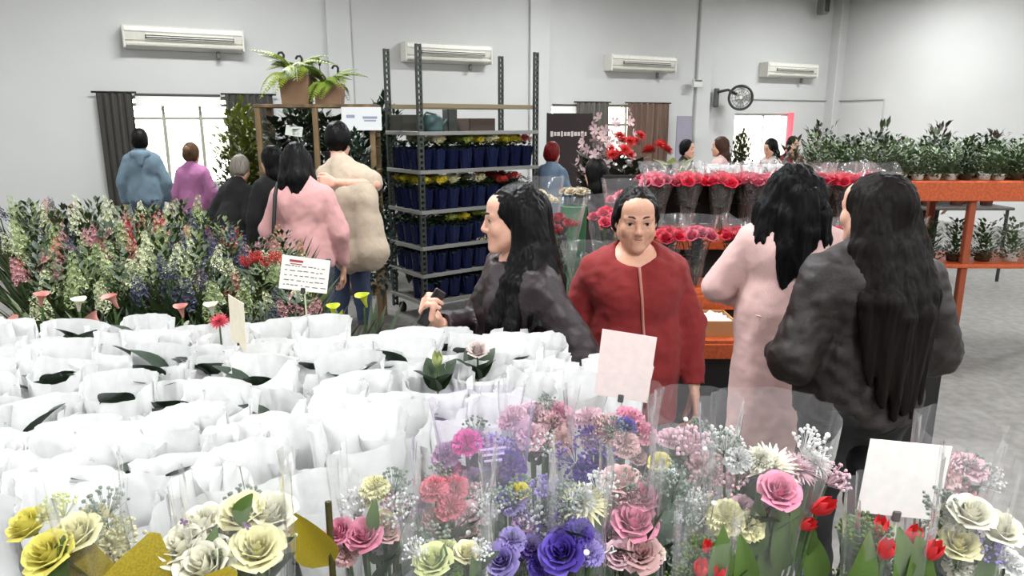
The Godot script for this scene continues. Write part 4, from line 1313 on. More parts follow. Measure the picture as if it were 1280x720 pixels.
	# pink sweater, from behind, beside the flower bench
	var pk := person({
		"label": "woman with long black hair in pink knitted sweater, seen from behind", "at": Vector3(-1.29, 0, -4.45), "turn": PI + 0.1, "wide": 0.86, "tall": 1.66, "cell": 0.013, "fine": 0.008, "seed": 21, "face": false, "look": 0.25, "nod": 0.25, "head_off": Vector3(0.04, -0.01, 0.03),
		"arms": [[Vector3(0.25, 1.10, 0.04), Vector3(0.2, 0.98, 0.26)], [Vector3(-0.235, 1.09, 0.0), Vector3(-0.24, 0.87, 0.08)]],
		"top": {"name": "sweater", "mat": mat(Color(0.85, 0.64, 0.63), 0.9, knit, Vector3(8, 8, 8), {"bump": 0.2, "rim": 0.3}), "thick": 0.022, "sleeve": 0.02, "hem": 0.88, "fold": 0.011, "fold2": 0.003, "collar": 1.4},
		"bottom": {"mat": mat(Color(0.30, 0.34, 0.42), 0.85, knit, Vector3(9, 9, 9))},
		"hair": {"col": Color(0.03, 0.028, 0.032), "low": -0.26, "cell": 0.008, "locks": [
			{"p": [Vector3(0.0, 0.05, -0.05), Vector3(0.0, -0.1, -0.07), Vector3(0.01, -0.22, -0.075)], "r": [0.075, 0.08, 0.05]},
			{"p": [Vector3(0.05, 0.03, -0.02), Vector3(0.08, -0.1, -0.03), Vector3(0.1, -0.22, -0.03)], "r": [0.055, 0.05, 0.03]},
			{"p": [Vector3(-0.05, 0.03, -0.02), Vector3(-0.08, -0.1, -0.03), Vector3(-0.1, -0.2, -0.03)], "r": [0.055, 0.05, 0.03]}]},
	})
	var st := Geo.new()
	st.tube([Vector3(0.155, 0.95, 0.12), Vector3(0.16, 1.2, 0.13), Vector3(0.155, 1.36, 0.07), Vector3(0.16, 1.39, -0.02), Vector3(0.165, 1.33, -0.1), Vector3(0.185, 1.1, -0.15), Vector3(0.2, 0.9, -0.14)], [0.013], 6)
	part("bag_strap", st.mesh(), mat(Color(0.05, 0.045, 0.05), 0.6), pk)
	# short dark hair, cream top, bulky beige fleece coat over the arm
	var bg := person({
		"label": "person with short dark hair in cream top, bulky beige fleece hugged over one arm", "at": Vector3(-1.17, 0, -5.05), "turn": PI - 0.35, "wide": 0.86, "tall": 1.77, "cell": 0.013, "fine": 0.007, "seed": 25, "face": false, "nod": 0.2, "look": 0.2, "head_off": Vector3(0.05, 0, 0.02),
		"skin": Color(0.86, 0.66, 0.58), "curl": 0.7, "hands": [true, true],
		"arms": [[Vector3(0.22, 1.10, 0.1), Vector3(0.15, 0.98, 0.28)], [Vector3(-0.31, 1.265, -0.06), Vector3(-0.06, 1.275, -0.19)]],
		"top": {"name": "cardigan", "mat": mat(Color(0.84, 0.77, 0.68), 0.9, fleece, Vector3(6, 6, 6), {"rim": 0.3}), "thick": 0.022, "sleeve": 0.015, "short": 0.75, "hem": 0.9, "fold": 0.014},
		"bottom": {"mat": mat(Color(0.24, 0.29, 0.40), 0.85, knit, Vector3(9, 9, 9))},
		"hair": {"col": Color(0.04, 0.032, 0.03), "low": -0.1, "cell": 0.007, "puff": 0.02, "nape": false, "locks": [{"p": [Vector3(-0.03, 0.0, -0.075), Vector3(0.03, 0.0, -0.075)], "r": [0.045, 0.045]}]},
	})
	var ff := Field.new(Vector3(-0.5, 0.6, -0.45), Vector3(0.25, 1.4, 0.2), 0.014)
	ff.cap(Vector3(-0.27, 1.2, -0.15), Vector3(-0.11, 1.18, -0.2), 0.07, 0.06, 0.05)
	ff.cap(Vector3(-0.25, 1.15, -0.15), Vector3(-0.29, 0.87, -0.14), 0.095, 0.12, 0.08)
	ff.cap(Vector3(-0.12, 1.14, -0.19), Vector3(-0.12, 0.82, -0.18), 0.075, 0.085, 0.08)
	ff.cap(Vector3(-0.29, 0.84, -0.14), Vector3(-0.12, 0.80, -0.17), 0.11, 0.09, 0.06)
	var fg := Geo.new()
	ff.mesh_into(fg, 0.016, Vector3(6, 5, 6), 6, 0.004, Vector3(60, 60, 60))
	part("fleece_coat", fg.mesh(), mat(Color(0.80, 0.73, 0.64), 0.95, fleece, Vector3(5, 5, 5), {"bump": 0.6, "rim": 0.3}), bg)
	# phone in the hand of the woman in profile
	var ph := thing("mobile_phone", "dark brown mobile phone held up by the woman in plum jacket", "phone", Vector3(-0.268, 1.192, -2.315), 0.3)
	ph.rotation = Vector3(-0.15, 0.35, -0.6)
	part("phone_case", box_mesh(Vector3(0.042, 0.135, 0.011), 0.004), mat(Color(0.16, 0.09, 0.08), 0.5), ph)
	part("screen", box_mesh(Vector3(0.037, 0.125, 0.001)), mat(Color(0.02, 0.02, 0.025), 0.1), ph, Transform3D(Basis.IDENTITY, Vector3(0, 0, 0.0058)))
	part("camera_bump", box_mesh(Vector3(0.015, 0.02, 0.003), 0.001), mat(Color(0.05, 0.05, 0.05), 0.3), ph, Transform3D(Basis.IDENTITY, Vector3(0.008, 0.05, -0.006)))
	build_far_people(knit)

# smaller figures among the stands; built with coarser cells
func build_far_people(knit: Texture2D) -> void:
	var long_hair := [{"p": [Vector3(0, 0.04, -0.04), Vector3(0, -0.1, -0.06), Vector3(0, -0.24, -0.08)], "r": [0.08, 0.085, 0.05]}]
	var dark := mat(Color(0.05, 0.05, 0.055), 0.85)
	var jeans := mat(Color(0.2, 0.23, 0.3), 0.85)
	var rows := [
		# label, x, z, turn, tall, skin, top colour, hair colour, long, garment
		["man with cropped dark hair in a blue-grey hooded sweatshirt, seen from behind", -4.0, -7.9, PI + 0.3, 1.70, Color(0.07, 0.055, 0.05), Color(0.42, 0.51, 0.56), false, "hooded_sweatshirt"],
		["woman with light brown bun in a magenta top, seen from behind", -3.33, -7.6, PI - 0.1, 1.56, Color(0.36, 0.26, 0.17), Color(0.70, 0.44, 0.62), false, "blouse"],
		["stooping person with grey hair and black jacket by the flower bench", -2.35, -6.0, PI - 0.3, 1.50, Color(0.60, 0.57, 0.53), Color(0.03, 0.03, 0.035), false, "jacket"],
		["person in black with long black hair beside the pink sweater", -1.84, -5.6, PI + 0.9, 1.60, Color(0.02, 0.02, 0.022), Color(0.025, 0.025, 0.028), true, "coat"],
		["woman with black hair and dark top behind the red carnations", 0.59, -5.1, PI + 0.4, 1.53, Color(0.025, 0.022, 0.025), Color(0.06, 0.055, 0.06), true, "shirt"],
		["person in red cap and blue-grey shirt beside the plant trolley", 0.40, -7.3, PI - 0.6, 1.58, Color(0.45, 0.08, 0.07), Color(0.42, 0.50, 0.58), false, "shirt"],
		["woman with brown hair and pale pink top laughing behind the white wraps", 2.45, -8.6, -1.9, 1.60, Color(0.30, 0.20, 0.16), Color(0.84, 0.71, 0.68), true, "blouse"],
		["dark-haired person in black beside the laughing brown-haired woman", 2.12, -8.9, 0.9, 1.56, Color(0.03, 0.028, 0.03), Color(0.05, 0.05, 0.05), false, "jacket"],
		["woman with bobbed black hair looking down near the bright doorway", 3.25, -9.2, -1.2, 1.56, Color(0.035, 0.03, 0.035), Color(0.75, 0.72, 0.70), true, "blouse"],
		["person with dark hair tied up, purple top, by the green plants", 4.0, -9.3, 2.2, 1.60, Color(0.04, 0.035, 0.035), Color(0.28, 0.17, 0.30), false, "sweater"],
		["person with dark hair behind the bushy plants on the orange shelf", 4.9, -9.5, 1.2, 1.56, Color(0.05, 0.04, 0.035), Color(0.14, 0.14, 0.15), false, "shirt"],
		["person with long dark hair and pale face at the end of the orange shelf", 5.2, -9.0, -0.7, 1.56, Color(0.04, 0.035, 0.035), Color(0.30, 0.29, 0.28), true, "shirt"],
		["dark-haired child in red beside the bright doorway", 3.75, -9.8, 0.2, 1.58, Color(0.04, 0.035, 0.035), Color(0.45, 0.12, 0.14), false, "shirt"],
	]
	for i in rows.size():
		var r: Array = rows[i]
		var q := person({
			"label": r[0], "at": Vector3(r[1], 0, r[2]), "turn": r[3], "tall": r[4], "wide": 0.86, "cell": 0.024, "fine": 0.012, "seed": 40 + i, "face": absf(r[3]) < 2.0, "lean": 0.35 if i == 2 else 0.0, "nod": 0.3 if i in [2, 8] else 0.0,
			"top": {"name": r[8], "mat": mat(r[6], 0.9, knit, Vector3(6, 6, 6)), "thick": 0.022, "sleeve": 0.016, "hem": 0.86, "fold": 0.016},
			"bottom": {"mat": dark if i % 2 else jeans},
			"hair": {"col": r[5], "rough": 0.5, "cell": 0.011, "puff": 0.018, "low": -0.26 if r[7] else -0.1, "locks": long_hair if r[7] else []},
		})
		if i == 0:
			var hg := Geo.new()
			var hf := Field.new(Vector3(-0.2, 1.2, -0.25), Vector3(0.2, 1.5, 0.15), 0.018)
			hf.cap(Vector3(-0.07, 1.37, -0.07), Vector3(0.07, 1.37, -0.07), 0.05, 0.05, 0.03)
			hf.cap(Vector3(0, 1.36, -0.11), Vector3(0, 1.28, -0.14), 0.06, 0.03, 0.03)
			hf.mesh_into(hg)
			part("hood", hg.mesh(), mat(r[6], 0.9, knit, Vector3(6, 6, 6)), q)
		if i == 1:
			var bn := Geo.new()
			bn.ball(Vector3(0, 1.56, -0.11), Vector3(0.045, 0.045, 0.04), 12, 8)
			part("hair_bun", bn.mesh(), mat(r[5], 0.5), q)

# ---------------------------------------------------------------- tables, wraps, bouquets
func table(label: String, x0: float, x1: float, z0: float, z1: float, h: float, col: Color, turn := 0.0) -> void:
	var o := thing("display_table", label, "table", Vector3((x0 + x1) / 2, 0, (z0 + z1) / 2), turn)
	var w := x1 - x0
	var d := absf(z1 - z0)
	var ma := mat(col, 0.6, noise_tex("grit", 0.05, 0.25), Vector3(2, 2, 2))
	part("tabletop", box_mesh(Vector3(w, 0.03, d), 0.006), ma, o, Transform3D(Basis.IDENTITY, Vector3(0, h - 0.015, 0)))
	for sx in [-1.0, 1.0]:
		for sz in [-1.0, 1.0]:
			part("leg", tube_mesh([Vector3(sx * (w / 2 - 0.05), 0, sz * (d / 2 - 0.05)), Vector3(sx * (w / 2 - 0.05), h - 0.03, sz * (d / 2 - 0.05))], 0.018), mat(Color(0.25, 0.25, 0.26), 0.4, null, Vector3.ONE, {"metallic": 0.7}), o)

func paper_mat() -> StandardMaterial3D:
	return mat(Color(0.915, 0.915, 0.91), 0.75, noise_tex("paper", 0.02, 0.05), Vector3(5, 5, 5), {"backlight": Color(0.5, 0.5, 0.5)})

func clear_mat(kind := "") -> StandardMaterial3D:
	if kind == "lilac":
		return mat(Color(0.80, 0.72, 0.90), 0.12, null, Vector3.ONE, {"alpha": 0.10})
	return mat(Color(0.95, 0.95, 0.96), 0.10, null, Vector3.ONE, {"alpha": 0.05})

func build_wraps() -> void:
	table("dark folding table under the white paper wrapped pots", -2.0, -0.28, -1.12, -2.28, 0.76, Color(0.12, 0.11, 0.11))
	table("dark folding table end by the plum jacket, under white paper wraps", -0.27, 0.36, -1.68, -2.27, 0.76, Color(0.12, 0.11, 0.11))
	var papers := []
	for i in 7:
		papers.append(sleeve_mesh(0.052, 0.082 + 0.005 * (i % 4), 0.050 + 0.005 * (i % 3), 0.335 + 0.010 * (i % 3), 0.385 + 0.008 * (i % 2), 0.012 + 0.008 * (i % 3), 50 + i, 44, 12, 0.006))
	var pot := Geo.new()
	pot.lathe([Vector2(0.0, 0.0), Vector2(0.04, 0.0), Vector2(0.05, 0.11), Vector2(0.053, 0.115), Vector2(0.046, 0.115), Vector2(0.044, 0.1), Vector2(0, 0.1)], 14)
	var pot_m := pot.mesh()
	var fly := butterfly_mesh()
	var r := RandomNumberGenerator.new()
	r.seed = 77
	var green := leaf_mat(Color(0.16, 0.24, 0.16), 0.4)
	var n := 0
	var row := 0
	var z := -1.2
	while z > -2.26:
		var x1: float = -0.55 if z > -1.27 else (-0.30 if z > -1.47 else (-0.04 if z > -1.66 else (0.27 if z > -1.9 else 0.27 - (-1.9 - z) * 0.75)))
		var x := x1 - (row % 2) * 0.07
		while x > -1.02 + z * 0.36:
			var p := Vector3(x + r.randf_range(-0.02, 0.02), 0.76, z + r.randf_range(-0.02, 0.02))
			var o := thing("wrapped_pot", "plain white paper wrapped pot %s" % ("along the table edge toward the bouquets" if z > -1.4 else ("in the rows beside the narrow cream card" if z < -1.85 and x < -0.4 else ("by the plum jacket's arm" if z < -1.85 else "in the middle rows of the dark table"))), "potted plant", p, r.randf_range(-0.55, 0.55), "white wrapped pots")
			o.rotation.x = r.randf_range(-0.06, 0.10)
			o.rotation.z = r.randf_range(-0.11, 0.11)
			var s := r.randf_range(0.92, 1.1)
			o.scale = Vector3(s, s, s)
			var w := part("paper_wrap", papers[n % 7], paper_mat(), o)
			part("pot", pot_m, mat(Color(0.30, 0.16, 0.11), 0.7), o)
			var kind := r.randf()
			if kind < 0.30:
				o.set_meta("label", "white paper wrapped pot with a dark green leaf poking out")
				for k in r.randi_range(1, 3):
					var a := r.randf_range(-1.2, 1.2)
					part("leaf", shape("leaf"), green, o, Transform3D((Basis(Vector3.UP, a + PI) * Basis(Vector3.RIGHT, -0.5)).scaled(Vector3.ONE * r.randf_range(0.09, 0.13)), Vector3(r.randf_range(-0.03, 0.03), 0.30, r.randf_range(-0.015, 0.02))))
			elif kind < 0.5:
				for k in 3:
					var a := r.randf() * TAU
					part("leaf", shape("leaf"), green, o, Transform3D((Basis(Vector3.UP, a) * Basis(Vector3.RIGHT, -0.7)).scaled(Vector3.ONE * 0.10), Vector3(0, 0.24, 0)))
			if r.randf() < 0.3:
				o.set_meta("label", "white paper wrapped pot with a dark butterfly print%s" % (" and a dark leaf" if kind < 0.30 else ""))
				var f := part("butterfly_print", fly, mat(Color(0.36, 0.34, 0.40), 0.8), w, Transform3D(Basis.from_euler(Vector3(0.22, r.randf_range(-0.3, 0.3), r.randf_range(-0.4, 0.4))).scaled(Vector3.ONE * 0.011), Vector3(r.randf_range(-0.025, 0.025), 0.25, 0.053)))
				f.set_meta("label", "small dark butterfly print")
			n += 1
			x -= r.randf_range(0.125, 0.155)
		z -= 0.112
		row += 1
	# three pots whose plant shows
	var named := [
		["white paper wrapped pot with a rosebud and broad leaves showing", Vector3(-0.09, 0.80, -1.80), "rose", Color(0.86, 0.80, 0.78), 0.028],
		["white paper wrapped pot with one pink-red bloom standing out", Vector3(-0.895, 0.79, -2.12), "mum", Color(0.84, 0.30, 0.36), 0.032],
		["white paper wrapped pot with pale green lily buds", Vector3(-0.19, 0.79, -1.74), "tulip", Color(0.72, 0.76, 0.50), 0.028],
	]
	for q in named:
		var o := thing("wrapped_pot", q[0], "potted plant", q[1], 0.1)
		part("paper_wrap", papers[1], paper_mat(), o)
		part("pot", pot_m, mat(Color(0.30, 0.16, 0.11), 0.7), o)
		flower(q[2], q[3], o, Vector3(0.0, 0.415, 0.0), q[4], Vector3(0, 1, 0.5))
		stem(o, Vector3(0, 0.1, 0), Vector3(0, 0.40, 0), 0.003)
		if q[2] != "mum":
			for k in 4:
				part("leaf", shape("leaf"), leaf_mat(Color(0.18, 0.26, 0.15), 0.4), o, Transform3D((Basis(Vector3.UP, k * 1.7 + 0.4) * Basis(Vector3.RIGHT, -0.5)).scaled(Vector3.ONE * 0.10), Vector3(0, 0.33, 0)))

func scribble(pts: Array, t: Transform3D, r: float) -> ArrayMesh:
	var c := Curve3D.new()
	for i in pts.size():
		var p: Vector2 = pts[i]
		var a: Vector2 = pts[maxi(i - 1, 0)]
		var b: Vector2 = pts[mini(i + 1, pts.size() - 1)]
		var tg := (b - a) * 0.22
		c.add_point(Vector3(p.x, p.y, 0), Vector3(-tg.x, -tg.y, 0), Vector3(tg.x, tg.y, 0))
	var ps := []
	var n := pts.size() * 4
	for i in n + 1:
		ps.append(t * c.sample_baked(c.get_baked_length() * i / n, true))
	return tube_mesh(ps, r, 5)

func build_bouquets() -> void:
	table("low dark table under the flower buckets", -0.27, 1.35, -0.58, -1.62, 0.52, Color(0.10, 0.09, 0.09))
	table("low dark table corner under the white roses", -1.2, -0.28, -0.56, -1.08, 0.52, Color(0.10, 0.09, 0.09))
	var bucket := Geo.new()
	bucket.lathe([Vector2(0, 0.01), Vector2(0.045, 0.01), Vector2(0.047, 0.0), Vector2(0.052, 0.0), Vector2(0.062, 0.2), Vector2(0.068, 0.205), Vector2(0.068, 0.215), Vector2(0.058, 0.215), Vector2(0.05, 0.02)], 18)
	var bucket_m := bucket.mesh()
	var r := RandomNumberGenerator.new()
	r.seed = 5
	var k := 0
	for b in BOUQUETS:
		var foot: Vector3 = b.foot
		var bk := thing("flower_bucket", "black bucket under the %s" % b.label.get_slice(" in ", 0).get_slice(" with ", 0).get_slice(" above ", 0).get_slice(" over ", 0).get_slice(" at ", 0).get_slice(" beside ", 0).get_slice(" leaning ", 0).get_slice(" low ", 0).get_slice(" behind ", 0).get_slice(", pink", 0), "bucket", Vector3(foot.x, 0.52, foot.z), 0.0, "flower buckets")
		part("bucket_body", bucket_m, mat(Color(0.04, 0.04, 0.04), 0.45), bk)
		var o := thing("bouquet", b.label, "bouquet", foot, 0.0, "bouquets on the low table")
		var rim: Vector3 = b.rim - foot
		var tilt := look_basis(rim, Vector3(0, 0, 1))
		var ln := rim.length()
		var half: float = b.half
		var sl := part("clear_sleeve", sleeve_mesh(0.028, half, half * 0.62, ln * 0.96, ln * 1.03, 0.010, 200 + k, 44, 14, 0.006), clear_mat(b.look), o, Transform3D(tilt, Vector3.ZERO))
		for f in b.blooms:
			var at := Vector3(f[2], f[3], f[4]) - foot
			var face := (at - Vector3(rim.x, rim.y - 0.22, rim.z)).normalized() + Vector3(-at.x * 0.2, 0.35, 0.45)
			flower(f[0] + (" %d" % (k % 3) if f[0] in ["rose", "ruffle", "cluster"] else ""), TINTS[f[1]], o, at, f[5], face.normalized(), k * 1.3 + at.x * 30.0)
			stem(o, Vector3(r.randf_range(-0.012, 0.012), 0.0, r.randf_range(-0.012, 0.012)), at - face.normalized() * f[5] * 0.5)
			k += 1
		var tints := []
		for f in b.blooms:
			if not f[1] in ["red", "yellow", "mag", "green"]:
				tints.append(f[1])
		if tints.is_empty():
			tints = ["green"]
		for i in 9:
			var a := i * 2.4 + k
			var q := tilt * Vector3(cos(a) * half * 0.62 * sqrt((i + 1) / 9.0), ln - 0.075 - 0.035 * (i % 3), sin(a) * half * 0.4 * sqrt((i + 1) / 9.0) - 0.02)
			var kd: String = ["ruffle 0", "cluster 0", "ruffle 1", "ruffle 2", "cluster 2"][i % 5]
			var tn: String = tints[(i * 2) % tints.size()]
			if b.label.begins_with("bunch of red"):
				kd = "cluster 1"
				tn = "green"
			elif kd.begins_with("cluster"):
				tn = ["grey", "snow"][i % 2] if i > 4 else tints[i % tints.size()]
			flower(kd, TINTS[tn] * 0.94, o, q, 0.025 if kd.begins_with("r") else 0.032, Vector3(cos(a) * 0.4, 1, sin(a) * 0.4 + 0.5), a)
			stem(o, Vector3.ZERO, q, 0.0022)
		for f in b.leaves:
			var at := Vector3(f[1], f[2], f[3]) - foot
			part("leaf", shape("leaf"), leaf_mat(TINTS[f[0]] * Color(0.9, 0.95, 0.9), 0.45), o, Transform3D((Basis(Vector3.FORWARD, f[5]) * Basis(Vector3.RIGHT, 0.15)).scaled(Vector3(0.5, 0.85, 0.85) * f[4]), at - Vector3(sin(f[5]) * 0.5, 0.5, 0) * f[4]))
		for i in 5:
			var a := r.randf() * TAU
			part("leaf", shape("leaf"), leaf_mat(Color(0.20, 0.29, 0.15), 0.45), o, Transform3D((Basis(Vector3.UP, a) * Basis(Vector3.RIGHT, -0.35)).scaled(Vector3.ONE * r.randf_range(0.08, 0.12)), rim * r.randf_range(0.62, 0.78)))
		var white := mat(Color(0.93, 0.93, 0.93), 0.5)
		var print_at := Transform3D(tilt, tilt * Vector3(0, ln * 0.86, half * 0.60))
		match b.look:
			"butterfly":
				for q in [[-0.003, 0.845, 0.012], [0.03, 0.93, 0.008], [-0.045, 0.94, 0.007]]:
					part("butterfly_print", butterfly_mesh(), mat(Color(0.50, 0.40, 0.52), 0.7), sl, Transform3D(Basis(Vector3.FORWARD, 0.4).scaled(Vector3.ONE * q[2]), Vector3(q[0], ln * q[1], half * 0.60)))
			"lilac":
				for i in 3:
					part("print_line", box_mesh(Vector3(0.05 - i * 0.008, 0.004, 0.001)), mat(Color(0.80, 0.70, 0.90), 0.6), sl, Transform3D(Basis(Vector3.FORWARD, -0.12), Vector3(0.022, ln * (0.90 - 0.018 * i), half * 0.66)))
			"script_a":
				part("script_print", scribble([Vector2(0.2, 0.9), Vector2(0.45, 1.0), Vector2(0.3, 0.3), Vector2(-0.1, 0.0), Vector2(0.5, 0.05), Vector2(0.8, 0.15), Vector2(0.95, 0.5), Vector2(0.9, 0.1), Vector2(1.2, 0.15), Vector2(1.45, 0.5), Vector2(1.5, 0.1), Vector2(1.3, 0.05), Vector2(1.7, 0.2)], print_at * Transform3D(Basis.IDENTITY.scaled(Vector3.ONE * 0.027), Vector3(0.003, -0.05, 0.004)), 0.0011), white, sl)
			"script_b":
				part("script_print", scribble([Vector2(0.1, 0.9), Vector2(0.3, 0.95), Vector2(0.2, 0.3), Vector2(-0.05, 0.0), Vector2(0.45, 0.05), Vector2(0.7, 0.2), Vector2(0.75, 0.5), Vector2(0.8, 0.1), Vector2(1.1, 0.4)], print_at * Transform3D(Basis.IDENTITY.scaled(Vector3.ONE * 0.027), Vector3(-0.02, -0.04, 0.006)), 0.0011), white, sl)
			"script_c":
				part("script_print", scribble([Vector2(0, 0.1), Vector2(0.25, 0.5), Vector2(0.1, 0.5), Vector2(0.15, 0.05), Vector2(0.45, 0.3), Vector2(0.5, 0.5), Vector2(0.5, 0.05), Vector2(0.7, 0.5), Vector2(0.8, 0.05), Vector2(1.05, 0.3), Vector2(1.15, 0.5), Vector2(0.95, 0.35), Vector2(1.1, 0.05), Vector2(1.5, 0.5), Vector2(1.55, 0.1), Vector2(1.35, 0.05)], print_at * Transform3D(Basis.IDENTITY.scaled(Vector3.ONE * 0.03), Vector3(-0.015, -0.03, 0.006)), 0.001), white, sl)
	# golden-leaved plants tucked between the bouquets
	for q in [["olive-gold broad leaf plant beside the white rose bouquet", Vector3(-0.475, 1.07, -0.80), 0.22, 0.15], ["small olive-gold leaf plant between white roses and pink roses", Vector3(-0.262, 1.17, -0.93), 0.09, -0.1]]:
		var o := thing("golden_leaf_plant", q[0], "plant", q[1] - Vector3(0, 0.55 if q[2] > 0.2 else 0.65, 0), 0.0)
		var up: float = 0.55 if q[2] > 0.2 else 0.65
		part("stem", tube_mesh([Vector3.ZERO, Vector3(0, up + 0.1, 0)], 0.005), leaf_mat(Color(0.3, 0.28, 0.1)), o)
		for i in 3 if q[2] > 0.2 else 1:
			part("leaf", shape("leaf"), leaf_mat(Color(0.70, 0.62, 0.14), 0.4), o, Transform3D((Basis(Vector3.FORWARD, q[3] + (i - 1) * 0.5) * Basis(Vector3.RIGHT, 0.1 + 0.1 * i)).scaled(Vector3(1.1, 1, 1) * q[2]), Vector3(0, up + 0.02 * i, 0.02 * i)))
	# pearl-headed corsage pins stuck in the sleeves
	var pins := [[Vector3(0.295, 1.305, -1.14)], [Vector3(0.325, 1.26, -1.12)], [Vector3(0.468, 1.345, -0.99)], [Vector3(-0.069, 1.165, -1.02)], [Vector3(0.10, 1.235, -0.86)], [Vector3(0.30, 1.245, -0.97)], [Vector3(-0.355, 1.365, -0.86)]]
	for q in pins:
		var o := thing("pearl_pin", "white pearl-headed pin stuck in a clear flower sleeve", "pin", q[0], 0.0, "pearl pins")
		var g := Geo.new()
		g.ball(Vector3.ZERO, Vector3.ONE * 0.0042, 10, 7)
		part("pearl", g.mesh(), mat(Color(0.92, 0.92, 0.90), 0.2), o)
		part("needle", tube_mesh([Vector3.ZERO, Vector3(0, -0.05, -0.012)], 0.0006, 4), mat(Color(0.6, 0.6, 0.6), 0.3, null, Vector3.ONE, {"metallic": 1.0}), o)

func card(label: String, ce: Vector3, w: float, h: float, rot: Vector3, foot: float, lines := 0, col := Color(0.92, 0.90, 0.88)) -> void:
	var o := thing("price_card", label, "sign", Vector3(ce.x, foot, ce.z), 0.0, "cards on sticks")
	var up := ce.y - foot
	var b := Basis.from_euler(rot)
	var g := Geo.new()
	g.box(Vector3.ZERO, Vector3(w, h, 0.0015))
	var c := part("card", g.mesh(), mat(col, 0.7, noise_tex("paper", 0.02, 0.05), Vector3(6, 6, 6)), o, Transform3D(b, Vector3(0, up, 0)))
	part("stick", tube_mesh([Vector3(0, 0, -0.004), b * Vector3(0, -h * 0.3, 0) + Vector3(0, up, -0.004)], 0.0028, 6), mat(Color(0.72, 0.74, 0.62), 0.6), o)
	part("clip", box_mesh(Vector3(0.014, 0.02, 0.008), 0.002), mat(Color(0.15, 0.15, 0.15), 0.5), o, Transform3D(b, Vector3(0, up, 0) + b * Vector3(0, -h * 0.5, 0)))
	if lines:
		var r := RandomNumberGenerator.new()
		r.seed = 12
		for i in lines:
			var y := h * (0.36 - 0.72 * i / maxf(lines - 1, 1))
			if i == 0:
				part("print_line", box_mesh(Vector3(w * 0.28, h * 0.07, 0.0006)), mat(Color(0.62, 0.22, 0.25), 0.8), c, Transform3D(Basis.IDENTITY, Vector3(-w * 0.2, y, 0.0009)))
				part("print_line", box_mesh(Vector3(w * 0.24, h * 0.03, 0.0006)), mat(Color(0.62, 0.22, 0.25), 0.8), c, Transform3D(Basis.IDENTITY, Vector3(-w * 0.2, y - h * 0.09, 0.0009)))
				continue
			var x := -w * 0.42
			while x < w * 0.36:
				var l := r.randf_range(0.03, 0.12) * w
				part("print_line", box_mesh(Vector3(l, h * 0.028, 0.0006)), mat(Color(0.45, 0.40, 0.40), 0.8), c, Transform3D(Basis.IDENTITY, Vector3(x + l / 2, y + r.randf_range(-0.01, 0.01) * h, 0.0009)))
				x += l + r.randf_range(0.02, 0.06) * w

func build_cards() -> void:
	card("narrow cream card turned edgeways on a stick among the white wraps", Vector3(-0.80, 1.225, -2.02), 0.115, 0.145, Vector3(0, -0.85, -0.05), 0.76, 0, Color(0.93, 0.89, 0.80))
	card("white sign with red heading and lines of print, in front of pink sweater", Vector3(-0.662, 1.32, -2.25), 0.150, 0.108, Vector3(-0.1, 0.15, -0.16), 0.76, 6)
	card("large blank blush-white card in front of the red sweater", Vector3(0.268, 1.232, -1.62), 0.128, 0.165, Vector3(0, -0.25, -0.09), 0.52, 0, Color(0.93, 0.86, 0.84))
	card("blank white card beside the red tulips", Vector3(0.655, 1.214, -1.1), 0.13, 0.135, Vector3(0, -0.1, -0.06), 0.52)

